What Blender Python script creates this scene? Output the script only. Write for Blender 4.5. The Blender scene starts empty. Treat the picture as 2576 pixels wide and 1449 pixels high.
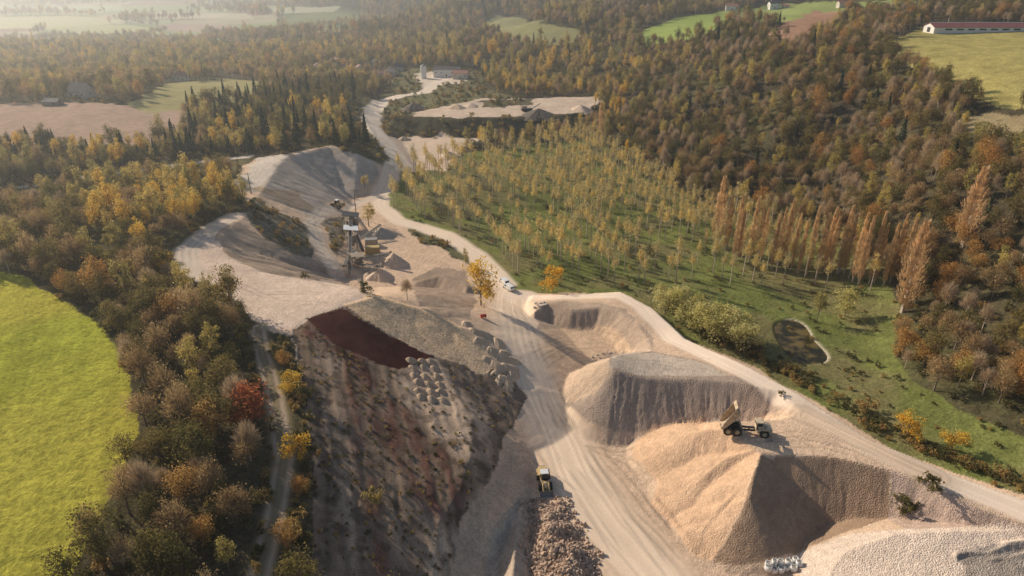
import bpy, bmesh, math, random
import numpy as np
from mathutils import Vector, Matrix, Euler
R=math.radians
rng=np.random.default_rng(11); random.seed(5)
scene=bpy.context.scene; COL=scene.collection
CAMZ=95.0; PT=R(26); FF=1717.33; CX=1288.0; CY=724.5
sP,cP=math.sin(PT),math.cos(PT)
def G(px,py,z):
    v=(py-CY)/FF; d=(CAMZ-z)/(sP+v*cP)
    return ((px-CX)/FF*d, d*(cP-v*sP), z)
def proj(x,y,z):
    dz=z-CAMZ; dep=y*cP-dz*sP; up=y*sP+dz*cP
    return CX+x/dep*FF, CY-up/dep*FF
# ---------------------------------------------------------------- noise
def _h(ix,iy,s):
    h=(ix.astype(np.int64)*374761393+iy.astype(np.int64)*668265263+s*1442695041)&0xffffffff
    h=((h^(h>>13))*1274126177)&0xffffffff
    h=h^(h>>16)
    return (h&0xffff)/65535.0
def vn(x,y,s=0):
    ix=np.floor(x);iy=np.floor(y);fx=x-ix;fy=y-iy
    fx=fx*fx*(3-2*fx);fy=fy*fy*(3-2*fy)
    a=_h(ix,iy,s);b=_h(ix+1,iy,s);c=_h(ix,iy+1,s);d=_h(ix+1,iy+1,s)
    return (a*(1-fx)+b*fx)*(1-fy)+(c*(1-fx)+d*fx)*fy
def fbm(x,y,o=4,s=0):
    t=0;a=.5;n=0
    for i in range(o):
        t=t+a*vn(x*2**i,y*2**i,s+i*17);n+=a;a*=.5
    return t/n
# ---------------------------------------------------------------- grid
ys=[38.0]
while ys[-1]<4300: ys.append(ys[-1]+max(.33,ys[-1]*.0041))
ys=np.array(ys); NR=len(ys); NC=1040
tt=np.linspace(-1,1,NC)
HW=ys*1.0+60
X=(HW[:,None]*tt[None,:]); Y=np.repeat(ys[:,None],NC,1)
def rbf_fit(P3,c=5.0):
    P3=np.array(P3,float); n=len(P3)
    D=np.sqrt((P3[:,None,0]-P3[None,:,0])**2+(P3[:,None,1]-P3[None,:,1])**2+c*c)
    A=np.zeros((n+1,n+1));A[:n,:n]=D;A[:n,n]=1;A[n,:n]=1
    w=np.linalg.solve(A,np.append(P3[:,2],0))
    return P3,w,c
def rbf_eval(f,x,y):
    P3,w,c=f; z=np.full(x.shape,w[-1])
    for i in range(len(P3)):
        z+=w[i]*np.sqrt((x-P3[i,0])**2+(y-P3[i,1])**2+c*c)
    return z
low=[(1368,1300,0),(1400,1000,0),(1290,800,0),(1480,840,0),(1500,1250,0),(1700,1440,0),(2000,1440,0),(1250,1449,0),
(1250,720,0),(1050,690,0),(900,700,0),(900,600,0),(880,520,0),(960,480,0),(1010,400,0),(1100,370,0),
(1100,500,-.5),(1300,480,-1),(1300,620,-.5),(1500,600,-1),(1500,700,-.5),(1700,600,-1),(1900,720,-1),(2050,640,0),(2200,760,0),(1700,450,-1),(1500,400,-1),(1350,340,0),
(2010,860,-1.3),(1900,840,-1),(2200,900,-1),(2250,1060,0),(2400,1120,1),(2576,1180,3),(2700,1230,5),
(2500,950,6),(2330,760,4),(2500,750,12),(2500,600,20),(2350,500,22),(2150,500,8),(2000,420,6),(2150,380,16),(2500,420,32),(2300,300,34),(2500,220,46),(2300,150,47),(2450,100,50),(2700,90,52),
(2000,300,22),(1800,330,6),(1850,230,24),(1700,250,12),(1700,160,25),(2100,110,46),(1950,80,46),(1750,75,38),(1850,20,45),(2150,12,52),(2250,5,52),
(1550,200,6),(1550,100,20),(1350,180,0),(1250,230,2),(1100,190,-6),(1200,110,-10),(1350,60,25),(1000,300,0),(940,290,-1),(1050,240,-3),(1100,310,0)]
lowW=[(-2500,3000,-50),(-1200,2200,-50),(-300,2500,-45),(-700,1500,-48),(-1500,1400,-48),(0,1300,48),(300,1300,80),(-400,1300,-35),(600,1400,100),(1200,1300,110),(0,2000,100),(-250,2050,20),(600,2500,150),(1500,2500,160),(900,900,70),(1400,700,80),(-310,950,-20),(-600,1000,-30),(-250,1500,-40),(300,0,10),(150,60,6),(-300,0,18),(400,200,45),(700,400,60),(250,120,24),(-3500,4000,-50),(3500,4000,160),(0,4200,80)]
Z=rbf_eval(rbf_fit([G(*p) for p in low]+lowW),X,Y)
amp=np.clip((Y-300)/600,0,1.7)
hn=fbm(X/140+.12*fbm(X/60,Y/60,2,8),Y/190,3,3)
Z+=amp*(hn-.5)*32*np.clip((Z+35)/60+.3,.15,1.6)
def seg(pts,closed,m,x,y):
    P=np.array(pts,float); n=len(P); best=np.full(x.shape,1e9); ex=np.zeros(x.shape+(P.shape[1]-2,)); ss=np.zeros(x.shape); acc=0
    for i in range(n if closed else n-1):
        a=P[i];b=P[(i+1)%n];dx,dy=b[0]-a[0],b[1]-a[1];L2=dx*dx+dy*dy+1e-9
        t=np.clip(((x-a[0])*dx+(y-a[1])*dy)/L2,0,1)
        d=np.hypot(x-a[0]-t*dx,y-a[1]-t*dy); k=d<best
        best=np.where(k,d,best); L=math.sqrt(L2)
        ss=np.where(k,acc+t*L,ss)
        for q in range(P.shape[1]-2): ex[...,q]=np.where(k,a[2+q]+t*(b[2+q]-a[2+q]),ex[...,q])
        acc+=L
    return best,ex,ss
def inside(poly,x,y):
    P=np.array(poly,float);n=len(P);r=np.zeros(x.shape,bool);j=n-1
    for i in range(n):
        xi,yi=P[i,0],P[i,1];xj,yj=P[j,0],P[j,1]
        if yi!=yj:
            c=((yi>y)!=(yj>y))&(x<(xj-xi)*(y-yi)/(yj-yi)+xi); r^=c
        j=i
    return r
def window(P,marg):
    P=np.array([p[:2] for p in P],float); y0,y1=P[:,1].min()-marg,P[:,1].max()+marg
    i0=max(0,np.searchsorted(ys,y0)-1); i1=min(NR,np.searchsorted(ys,y1)+1)
    return slice(i0,i1)
RW=fbm(X*.25,Y*.25,3,77)
def rill(s2,d,gs,gully):
    big=np.abs(fbm(s2*gs,d*.05,3,9)-.5)*2
    fine=np.abs(fbm(s2*gs*5.5,d*.08,3,19)-.5)*2
    return (.7*big+.45*fine)*gully*np.clip(d/3.5,0,1)
def plateau(pts,slope,ctrl=None,gully=.5,marg=60,force=False,gs=.35):
    P=[]
    for p in pts:
        if p[0]=='W': q=(p[1],p[2],p[3]); s=p[4] if len(p)>4 else slope
        else: q=G(p[0],p[1],p[2]); s=p[3] if len(p)>3 else slope
        P.append((q[0],q[1],q[2],s))
    w=window(P,marg); x,y=X[w],Y[w]
    d,ex,ss=seg(P,True,0,x,y); ins=inside(P,x,y)
    f=rbf_fit([p[:3] for p in P]+[G(*c) for c in (ctrl or [])],3.0)
    zin=rbf_eval(f,x,y)
    zo=ex[...,0]-ex[...,1]*d-rill(ss+RW[w]*1.2,d,gs,gully)
    Z[w]=np.where(ins,zin if force else np.maximum(Z[w],zin),np.maximum(Z[w],zo))
def ridge(pts,slope,gully=.3,gs=.5):
    P=[G(*p) for p in pts]; w=window(P,40); x,y=X[w],Y[w]
    best=np.full(x.shape,-1e9)
    for i in range(len(P)-1 if len(P)>1 else 1):
        sub=P[i:i+2] if len(P)>1 else P+P
        d,ex,ss=seg(sub,False,0,x,y)
        best=np.maximum(best,ex[...,0]-slope*d-rill(ss+i*13+RW[w]*1.5+y*.2,d,gs,gully))
    Z[w]=np.maximum(Z[w],best)
up_poly=[(1070,1620,6,.85),(1090,1449,6.5,.85),(1100,1320,7.5,.85),(1160,1230,9,.85),(1190,1130,9.8,.85),(1188,1050,10.5,.8),(1135,970,11,.7),(1095,905,12,.6),(1000,850,15.5,.6),(945,765,19.5,.6),
(945,742,20,.6),(850,715,18.5,.55),(760,705,18,.55),(660,685,17.5,.55),(575,645,17.5,.52),(548,605,17.5,.5),(590,562,17.5,.42),(640,530,16,.45),(650,490,15,.5),(690,430,15,.5),(720,395,15,.5),(830,370,15,.5),(900,378,14,.5),(955,398,10,.5),(945,350,8,.5),(905,290,6,.4),(890,240,2,.3),(900,190,-6,.2),(800,140,-12,.15),(500,130,-14,.15),(0,120,-14,.15),(-800,110,-14,.15),('W',-1300,600,0),('W',-600,0,18),('W',-20,0,5)]
up_ctrl=[(690,900,20),(720,1150,18),(680,1440,16),(760,1300,16.5),(765,1080,18.5),(745,840,20.5),(500,1000,20),(150,1000,22),(100,750,22),(100,1400,19),(400,1400,17.5),(600,720,19),(880,768,20.5),(700,740,19),(500,640,18),(880,900,17.5),(1000,930,14.5),(900,1100,14.5),(1000,1100,12.5),(860,1300,13.5),(960,1300,11),(300,620,20),(30,650,22),(400,560,18),(100,540,16),(560,500,15),(300,450,11),(100,420,11),(500,400,12),(650,420,15),(780,345,13),(650,320,14),(300,340,15),(200,295,17),(50,260,17),(208,240,18),(500,215,12),(620,235,12),(780,230,4),(850,310,6),(350,180,-5),(100,180,-5),(600,170,-8),(780,170,-8)]
plateau(up_poly,.3,up_ctrl,.8,80,True)
plateau([(1000,292,6),(1120,268,6),(1200,252,7),(1510,243,7),(1520,262,7),(1430,290,7),(1300,297,7),(1150,300,7)],.6,None,.8,40)
Rp=[(1340,742,1),(1450,740,2),(1560,735,3),(1640,775,4),(1720,850,6),(1860,912,9),(2010,992,9.8),(2200,1110,9.5),(2100,1075,9.5),(2010,1030,9.5),(1960,985,9.7),(1850,963,9.6),(1790,958,9.4),(1720,953,9.2),(1665,953,9.2),(1620,948,9.5),(1545,932,10.4),(1528,905,10.8),(1560,890,9.6),(1640,882,7),(1628,850,5.2),(1600,810,5.2),(1555,785,5),(1510,772,4.6),(1440,778,4),(1380,762,3.8),(1345,785,3),(1335,760,1.5)]
plateau(Rp,.78,None,.8,30,gs=.6)
Pp=[(1805,1062,8.5),(1870,1110,9),(1915,1140,9.3),(1980,1140,9.3),(2060,1147,9.4),(2130,1156,9.4),(2235,1180,9.5),(2320,1205,9.5),(2450,1275,9),(2750,1370,9),(2900,1350,9),(2700,1300,9),(2400,1195,9),(2200,1110,9.5),(2050,1030,9),(1960,1055,8.5),(1850,1062,8.5)]
plateau(Pp,.86,None,.5,30)
ridge([(1915,1140,9.8),(1899,1190,9.1),(1886,1250,7.5),(1858,1320,4.6),(1795,1400,.8)],.64,.5)
ridge([(1830,1075,9),(1760,1085,7),(1690,1100,4.3),(1625,1110,1.5)],.5,.5)
ridge([(1900,1130,9.3),(1830,1150,7.4),(1780,1190,5.4),(1730,1240,2.8)],.5,.6)
ridge([(1890,1200,8.2),(1820,1270,5),(1770,1330,2.2)],.55,.6)
plateau([(2130,1385,5),(2250,1345,7),(2400,1335,8),(2750,1335,8),(2750,1600,6),(2150,1600,5),(2090,1440,3.5)],.5,None,.2,30)
for q in ([(2402,1420,7),(2408,1392,7.9),(2440,1384,8.0)],[(2440,1384,8.1),(2490,1388,7.8),(2540,1362,8.6),(2640,1350,9)],[(2450,1420,7.1),(2500,1402,7.8),(2540,1400,7.6),(2600,1382,8.4)],[(2480,1449,6.6),(2540,1430,7.2),(2620,1415,7.8)]): ridge(q,.75,.9,1.3)
ridge([(870,768,20.8),(945,745,20.6),(1050,775,17.8),(1150,820,14.5),(1220,865,11.2),(1250,920,5)],.42,.4)
ridge([(1318,1256,1.7),(1300,1340,2.2),(1285,1500,2.6)],.8,1.0,.9)
ridge([(1050,705,2.6),(1110,690,4),(1175,715,4),(1165,770,2.6)],.5,1.1,.9)
ridge([(1090,760,2.4),(1150,785,3),(1200,792,2)],.5,1.1,.9)
Z+=(fbm(X*.06,Y*.06,3,31)-.5)*.6
def catmull(p,k=5):
    o=[];n=len(p)
    for i in range(n):
        a,b,c,d=[np.array(p[(i+q)%n],float) for q in (-1,0,1,2)]
        for j in range(k):
            t=j/k; o.append(tuple(.5*((2*b)+(-a+c)*t+(2*a-5*b+4*c-d)*t*t+(-a+3*b-3*c+d)*t**3)))
    return o
pond_px=[(1950,820),(1985,806),(2022,820),(2045,855),(2078,893),(2068,912),(2015,914),(1980,890),(1958,855)]
pond=[G(a,b,-1.6) for a,b in catmull(pond_px)]
# ---------------------------------------------------------------- sampling
def zat(x,y):
    x=np.asarray(x,float);y=np.asarray(y,float)
    i=np.clip(np.searchsorted(ys,y)-1,0,NR-2);fy=np.clip((y-ys[i])/(ys[i+1]-ys[i]),0,1)
    hw=y+60; c=np.clip((x/hw+1)/2*(NC-1),0,NC-1.001); j=c.astype(int); fx=c-j
    return (Z[i,j]*(1-fx)+Z[i,j+1]*fx)*(1-fy)+(Z[i+1,j]*(1-fx)+Z[i+1,j+1]*fx)*fy
def hit(px,py):
    v=(py-CY)/FF; dep=ys/(cP-v*sP); x=(px-CX)/FF*dep; zr=CAMZ-dep*(sP+v*cP)
    zt=zat(x,ys); k=np.nonzero(zr<zt)[0]
    if len(k)==0: i=NR-1; return (x[i],ys[i],zt[i])
    i=k[0]
    if i==0: return (x[0],ys[0],zt[0])
    a=zr[i-1]-zt[i-1];b=zt[i]-zr[i];t=a/(a+b+1e-9)
    xx=x[i-1]+(x[i]-x[i-1])*t;yy=ys[i-1]+(ys[i]-ys[i-1])*t
    return (xx,yy,float(zat(xx,yy)))
def dens(p,closed=True,step=30):
    o=[];n=len(p)
    for i in range(n if closed else n-1):
        a=p[i];b=p[(i+1)%n];k=max(1,int(math.hypot(b[0]-a[0],b[1]-a[1])/step))
        for q in range(k): o.append((a[0]+(b[0]-a[0])*q/k,a[1]+(b[1]-a[1])*q/k))
    if not closed:o.append(p[-1])
    return [hit(*q) for q in o]
wx=(fbm(X*.12,Y*.12,3,41)-.5); wy=(fbm(X*.12,Y*.12,3,51)-.5)
wa=np.clip(Y*.012,.8,8)*2
XW=X+wx*wa; YW=Y+wy*wa
C=np.zeros((NR,NC,3)); RID=np.zeros((NR,NC),np.int16)
n1=fbm(X*.03,Y*.03,4,61)[...,None]; n2=fbm(X*.5,Y*.5,3,71)[...,None]; n3=fbm(X*.15,Y*.15,4,81)[...,None]
across=X*.955+Y*.297; along=-X*.297+Y*.955
STR=fbm(across*.8+RW*1.2,along*.05,4,121); STR2=fbm(across*.12,along*.9,3,131)
k1=np.clip(n1*2-.8,0,1)
C[:]=np.array([.10,.08,.048])*(.6+.8*n2)*(1-k1)+np.array([.11,.11,.042])*(.6+.8*n2)*k1
u_=np.floor((X*.95+Y*.3)/240+wx*.0); v_=np.floor((Y-.3*X)/190+_h(u_,u_,5)*3)
hv=_h(u_,v_,9); PAL=np.array([(.40,.40,.20),(.33,.22,.15),(.44,.38,.24),(.30,.34,.16),(.42,.42,.26),(.22,.24,.10)])
patch=PAL[(hv*5.99).astype(int)]
far=(np.clip((Y-1100)/100,0,1)*np.clip((-Z-22)/8,0,1))[...,None]
C=C*(1-far)+far*patch*(.85+.3*n1)
NAMES=['terrain']
META={0:('terrain','structure','leaf littered forest floor and hills around the quarry','ground')}
def reg(name,kind,label,cat):
    NAMES.append(name); META[len(NAMES)-1]=(name,kind,label,cat); return len(NAMES)-1
def paint(px,col,rid=None,mix=1.0,var=.25,rag=0):
    P=dens(px); w=window(P,10); m=inside(P,XW[w],YW[w])
    c=np.array(col)*(1-var+2*var*(.5*n2[w]+.5*n3[w]))
    k=m[...,None]*mix
    if rag:
        dd,_,_=seg([(q[0],q[1],0) for q in P],True,0,XW[w],YW[w])
        k=k*np.clip((.6*STR[w]+.4*n2[w][...,0]-.5+rag)*4.5,0,1)[...,None]*np.clip(dd/2.0,0,1)[...,None]
    C[w]=C[w]*(1-k)+c*k
    if rid is not None: RID[w]=np.where(m,rid,RID[w])
    return m
def band(px,width,col,rid=None,mix=1.0,soft=1.0,streak=.3,only=None):
    P=[(q[0],q[1],0) for q in dens(px,False)]; w=window(P,width+8)
    d,ex,ss=seg(P,False,0,XW[w]*.3+X[w]*.7,YW[w]*.3+Y[w]*.7)
    m=np.clip((width-d)/soft,0,1)*mix
    if only is not None: m=m*np.isin(RID[w],only)
    st=fbm(d*1.8,ss*.03,3,91)
    c=np.array(col)*(1-streak+2*streak*st[...,None])
    C[w]=C[w]*(1-m[...,None])+c*m[...,None]
    if rid is not None: RID[w]=np.where((d<width)&(m>0.01),rid,RID[w])
r_mead=reg('meadow','structure','bright yellow green meadow along the left edge','meadow')
r_floor=reg('quarry_floor','structure','pale beige gravel floor and benches of the quarry','ground')
r_grass=reg('grass_ground','structure','green grass under the planted poplars','grass')
r_road=reg('haul_road','structure','pale dusty haul road through the quarry','road')
r_slope=reg('quarry_slope','structure','striped shaded spoil slope with dark red bands','slope')
r_A=reg('sand_stockpile',None,'large grey brown sand stockpile with rilled shaded face left of the tipping truck','stockpile')
r_B=reg('sand_stockpile',None,'large orange sand stockpile with sharp ridge below the tipping truck','stockpile')
r_D=reg('gravel_stockpile',None,'pale cream gravel stockpile in the lower right corner','stockpile')
r_K=reg('gravel_ridge',None,'long pebbly gravel ridge above the dark red heap','stockpile')
r_M=reg('red_gravel_heap',None,'dark maroon gravel heap below the long pebbly ridge','stockpile')
r_H=reg('sand_bank',None,'curved sand bank around the flat bay beside the perimeter road','stockpile')
r_E=reg('sand_ridge',None,'narrow pale sand ridge left of the broken rock heap','stockpile')
r_C=reg('spoil_heap',None,'furrowed brown spoil heap beside the bright yellow tree','stockpile')
r_S1=reg('quarry_slope','structure','grey fan shaped slope left of the processing plant','slope')
r_S2=reg('quarry_slope','structure','grey slopes at the far end of the quarry','slope')
r_fy=reg('field','structure','yellow green hillside pasture below the long barn','field')
r_fg=reg('field','structure','bright green hill field near the top','field')
r_fb=reg('ploughed_field','structure','reddish brown ploughed field on the hill','field')
r_fl=reg('ploughed_field','structure','pinkish ploughed field beyond the left wood','field')
r_fh=reg('field','structure','pale green field on the small hill at left','field')
r_pit=reg('gravel_yard','structure','pale gravel terrace of the upper pit','ground')
r_far=reg('valley_field','structure','pale hazy fields of the far valley','field')
r_veg=reg('grassy_bank','structure','dark scrubby banks between the pits and slopes','ground')
FL=(.66,.47,.325)
paint([(-400,630),(60,690),(130,735),(255,820),(305,880),(325,960),(345,1100),(300,1220),(230,1330),(190,1449),(150,1600),(-500,1600)],(.36,.36,.05),r_mead,var=.35)
w=(RID==r_mead)[...,None]; mow=fbm((X*.9+Y*.45)*.55,(Y*.9-X*.45)*.02,3,161)[...,None]; yel=np.clip((fbm(X*.035,Y*.035,3,171)-.40)*4,0,1)[...,None]
C=np.where(w,(C*(1-.6*yel)+.6*yel*np.array([.52,.43,.075]))*(.78+.44*mow),C)
paint([(960,500),(990,440),(1150,385),(1500,345),(1600,420),(1780,520),(2000,560),(2200,660),(2260,780),(2250,900),(2300,960),(2420,1040),(2576,1100),(2900,1200),(2900,1380),(2576,1260),(2300,1150),(2000,1010),(1850,930),(1700,860),(1640,790),(1560,760),(1320,760),(1240,690),(1180,640),(1080,590),(960,560)],(.18,.195,.058),r_grass,var=.5)
w=RID==r_grass; gmix=np.clip((fbm(X*.07,Y*.07,4,141)-.44)*5,0,1)[...,None]; C=np.where(w[...,None],C*(1-.6*gmix)+.6*gmix*np.array([.23,.18,.09])*(.7+.6*n2),C)
paint([(780,1600),(790,1300),(765,1000),(740,850),(650,830),(600,760),(520,740),(450,660),(470,620),(540,575),(590,540),(640,520),(590,460),(600,420),(640,400),(720,385),(840,365),(900,385),(950,415),(985,430),(960,470),(950,500),(975,540),(1100,590),(1190,640),(1260,700),(1300,735),(1400,738),(1560,733),(1640,775),(1710,845),(1860,908),(2005,985),(2200,1105),(2400,1188),(2700,1285),(2900,1600)],FL,r_floor,var=.2)
paint([(985,283),(1510,270),(1500,305),(1330,335),(1300,362),(1000,362),(975,330)],(.10,.085,.05),r_veg,var=.5)
paint([(1000,172),(1200,170),(1230,225),(1300,248),(1050,290),(930,300),(915,270),(960,235)],(.20,.18,.09),r_veg,var=.5)
band([(1005,440),(1000,400),(960,350),(930,315),(930,280),(960,255),(1010,240)],13,(.16,.14,.08),r_veg,soft=2,only=[0,r_veg])
paint([(985,345),(1100,343),(1215,346),(1160,375),(1130,430),(1060,430),(1000,428)],(.66,.50,.37),r_pit)
paint([(1010,290),(1120,266),(1200,250),(1500,241),(1515,255),(1480,285),(1300,295),(1150,296)],(.62,.48,.36),r_pit,var=.4)
paint([(1200,255),(1330,248),(1340,262),(1220,272)],(.16,.14,.08),r_veg,var=.4)
paint([(1040,183),(1160,176),(1175,205),(1060,222)],(.66,.54,.42),r_pit)
paint([(450,660),(470,620),(540,575),(600,550),(560,640),(660,685),(850,712),(945,742),(880,770),(745,830),(650,830),(600,760),(520,740)],(.64,.49,.38),r_floor,var=.25)
paint([(1360,810),(1500,800),(1600,880),(1520,900),(1430,920),(1380,960),(1330,880)],(.64,.45,.30),r_floor,var=.15)
paint([(590,460),(640,400),(720,385),(700,410),(690,440),(640,480)],(.64,.54,.44),r_floor)
# slopes
D0=(.265,.19,.135)  # spoil brown, lowered so the slope's shade is partly in the colour
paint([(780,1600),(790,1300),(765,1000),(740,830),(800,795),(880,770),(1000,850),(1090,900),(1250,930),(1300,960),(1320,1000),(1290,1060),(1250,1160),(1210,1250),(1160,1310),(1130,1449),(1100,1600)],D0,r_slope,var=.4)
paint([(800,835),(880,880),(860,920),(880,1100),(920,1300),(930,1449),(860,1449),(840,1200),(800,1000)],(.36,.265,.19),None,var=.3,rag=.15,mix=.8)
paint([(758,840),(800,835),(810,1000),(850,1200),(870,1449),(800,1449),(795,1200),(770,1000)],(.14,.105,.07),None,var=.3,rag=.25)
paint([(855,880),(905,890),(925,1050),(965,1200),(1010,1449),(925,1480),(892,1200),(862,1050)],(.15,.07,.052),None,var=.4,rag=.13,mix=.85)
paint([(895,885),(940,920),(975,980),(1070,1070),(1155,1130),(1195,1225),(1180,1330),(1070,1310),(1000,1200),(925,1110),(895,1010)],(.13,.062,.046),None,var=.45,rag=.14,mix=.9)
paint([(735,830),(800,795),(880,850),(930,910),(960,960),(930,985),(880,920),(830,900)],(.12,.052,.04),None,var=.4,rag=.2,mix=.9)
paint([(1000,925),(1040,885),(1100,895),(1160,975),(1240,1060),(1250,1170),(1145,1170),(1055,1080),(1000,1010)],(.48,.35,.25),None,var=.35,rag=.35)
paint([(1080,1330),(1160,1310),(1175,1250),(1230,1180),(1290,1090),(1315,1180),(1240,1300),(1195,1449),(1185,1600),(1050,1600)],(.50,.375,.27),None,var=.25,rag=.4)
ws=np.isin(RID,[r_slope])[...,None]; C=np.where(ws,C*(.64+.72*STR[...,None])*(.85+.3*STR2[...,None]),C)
paint([(770,805),(870,778),(1000,852),(1088,895),(1050,905),(1000,930),(940,915),(850,870)],(.072,.028,.023),r_M,var=.6)
paint([(868,768),(945,740),(1100,788),(1235,868),(1255,930),(1220,945),(1090,893),(1000,850)],(.74,.51,.31),r_K,var=.25)  # ridge gravel brightened, colour stands in for sunlight it does not catch
paint([(560,580),(590,558),(640,585),(760,635),(800,655),(850,708),(760,702),(660,685),(575,645),(548,605)],(.40,.30,.22),r_S1,var=.25)
paint([(700,400),(840,366),(940,405),(960,440),(930,480),(850,500),(790,545),(720,520),(640,480),(690,430)],(.51,.415,.33),r_S2,var=.25)
paint([(640,470),(740,480),(800,530),(720,520)],(.40,.295,.20),r_S2,var=.2)
sl_=np.isin(RID,[r_S1,r_S2])[...,None]; C=np.where(sl_,C*(.7+.6*fbm(across*.1,along*.9,4,151)[...,None]),C)
paint([(600,540),(640,495),(700,535),(770,560),(790,655),(740,640),(660,590)],(.20,.17,.115),r_veg,var=.6)
paint([(812,550),(870,545),(878,600),(850,645),(825,600)],(.26,.21,.15),r_veg,var=.6)
paint([(1015,565),(1060,570),(1180,640),(1175,670),(1100,625),(1020,580)],(.15,.14,.07),r_veg,var=.6)
# piles
paint([(1345,790),(1380,758),(1510,762),(1575,778),(1635,850),(1638,880),(1590,885),(1540,830),(1480,820),(1400,822),(1345,825)],(.48,.355,.26),r_H,var=.3)
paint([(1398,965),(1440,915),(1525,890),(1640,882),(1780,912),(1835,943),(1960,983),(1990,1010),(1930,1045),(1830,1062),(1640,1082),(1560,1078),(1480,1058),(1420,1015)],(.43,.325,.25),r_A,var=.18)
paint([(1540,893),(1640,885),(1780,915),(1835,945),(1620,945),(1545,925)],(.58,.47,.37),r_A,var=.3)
paint([(1398,965),(1440,915),(1525,890),(1540,925),(1500,990),(1430,1012)],(.60,.435,.305),r_A,var=.16)  # sunlit left flank, light painted in as a paler sand
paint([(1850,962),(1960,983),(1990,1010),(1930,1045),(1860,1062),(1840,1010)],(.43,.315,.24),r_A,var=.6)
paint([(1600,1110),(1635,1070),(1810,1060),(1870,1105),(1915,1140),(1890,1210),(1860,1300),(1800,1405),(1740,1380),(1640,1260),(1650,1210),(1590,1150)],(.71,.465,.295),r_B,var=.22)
paint([(1915,1142),(2060,1148),(2230,1180),(2245,1300),(2060,1368),(1930,1418),(1800,1410),(1862,1300),(1893,1210)],(.38,.255,.17),r_B,var=.3)  # front face of the same sand, shade painted in as darker brown
paint([(2238,1178),(2330,1205),(2450,1275),(2576,1330),(2300,1338),(2245,1310)],(.54,.39,.30),r_floor,var=.5)
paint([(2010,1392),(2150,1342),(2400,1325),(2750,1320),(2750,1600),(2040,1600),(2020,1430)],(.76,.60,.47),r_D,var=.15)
paint([(2400,1405),(2410,1382),(2580,1362),(2700,1350),(2700,1600),(2500,1600),(2430,1430)],(.42,.345,.28),r_D,var=.5)  # shadow patch on the pale gravel, painted as a darker tone
paint([(1215,1449),(1245,1330),(1300,1248),(1333,1252),(1322,1320),(1325,1600),(1205,1600)],(.56,.43,.32),r_E,var=.5)
paint([(1025,705),(1100,675),(1170,685),(1195,760),(1190,810),(1100,795),(1040,755)],(.40,.295,.215),r_C,var=.4)
grain=fbm(X*2.2,Y*2.2,2,181)[...,None]; C=np.where(np.isin(RID,[r_A,r_B,r_D,r_H,r_K,r_floor,r_E])[...,None],C*(.80+.40*grain),C)
# fields
paint([(2215,112),(2300,80),(2340,60),(2576,62),(2900,70),(2900,290),(2520,270),(2400,215),(2290,165)],(.42,.35,.12),r_fy,var=.6)
paint([(2420,300),(2500,285),(2700,300),(2700,380),(2500,380)],(.36,.28,.15),r_fy,var=.5)
paint([(1580,90),(1700,45),(1830,28),(1870,50),(1760,90),(1640,112)],(.28,.34,.09),r_fg)
paint([(1800,30),(1990,8),(2300,3),(2320,28),(2100,40),(1930,60)],(.30,.34,.11),r_fg)
paint([(1910,92),(2040,28),(2150,30),(2090,75),(1990,112)],(.38,.22,.14),r_fb)
paint([(1200,60),(1260,38),(1490,85),(1420,112),(1290,105)],(.29,.27,.12),r_fg)
paint([(-300,268),(100,258),(350,262),(480,272),(470,330),(380,362),(50,370),(-300,360)],(.44,.305,.22),r_fl,var=.3)
paint([(320,262),(420,212),(560,198),(660,204),(660,250),(500,275),(360,285)],(.36,.31,.14),r_fh)
for poly,c in [([(-300,45),(180,40),(330,52),(200,70),(-300,75)],(.50,.47,.26)),([(100,72),(260,62),(420,70),(400,84),(200,84)],(.42,.42,.2)),([(-300,82),(150,86),(330,96),(-300,100)],(.36,.27,.2)),([(380,60),(600,64),(560,82),(430,78)],(.42,.3,.23)),([(-300,104),(120,104),(180,116),(-300,122)],(.42,.40,.2)),([(340,30),(620,34),(640,48),(360,46)],(.5,.44,.3)),([(-300,18),(300,14),(320,28),(-300,34)],(.38,.42,.24)),([(790,70),(860,70),(880,80),(800,84)],(.36,.36,.16)),([(660,20),(860,16),(840,30),(680,34)],(.42,.4,.26))]:
    paint(poly,c,r_far)
# roads
main=[(1265,700),(1290,780),(1320,900),(1360,1000),(1400,1080),(1450,1200),(1540,1330),(1640,1449),(1720,1560)]
band([(1290,740)]+main[1:],8,(.82,.63,.46),r_road,soft=4.5,streak=.3,only=[r_floor,r_road])
band([(1270,715),(1200,640),(1120,590),(1000,555),(960,520),(955,490),(985,440),(1005,405)],4.5,(.82,.65,.49),r_road,soft=1.5,streak=.2)
band([(1005,405),(965,350),(935,315),(935,280),(960,255),(1010,240),(1070,232),(1095,210),(1115,195)],6.5,(.78,.64,.5),r_road,soft=1.5,streak=.15)
band([(1290,742),(1400,746),(1560,740),(1620,772),(1700,852),(1860,925),(2000,1000),(2200,1122),(2400,1210),(2600,1290),(2800,1370)],4.0,(.86,.68,.52),r_road,soft=1.2,streak=.2)
band([(2020,1040),(2100,1080),(2250,1150),(2350,1195)],5,(.70,.52,.37),None,soft=4,streak=.45)
band([(850,700),(830,660),(800,610),(785,565),(805,535),(850,525),(900,510),(950,495)],3.2,(.70,.56,.43),None,soft=1.5)
band([(590,540),(530,575),(470,630),(470,690)],4,(.64,.52,.41),r_road,soft=1.5)
lane=[(60,470),(200,448),(330,432),(430,418),(520,405),(620,395)]
band([(a,b+22) for a,b in lane],13,(.18,.15,.08),r_veg,soft=3,only=[0,r_veg])
band(lane,3.2,(.62,.52,.41),r_road,soft=.8)
tr=[(650,825),(663,900),(690,1000),(715,1150),(690,1300),(650,1449),(630,1560)]
band(tr,2.4,(.24,.19,.115),r_road,soft=1,streak=.6)
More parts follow.
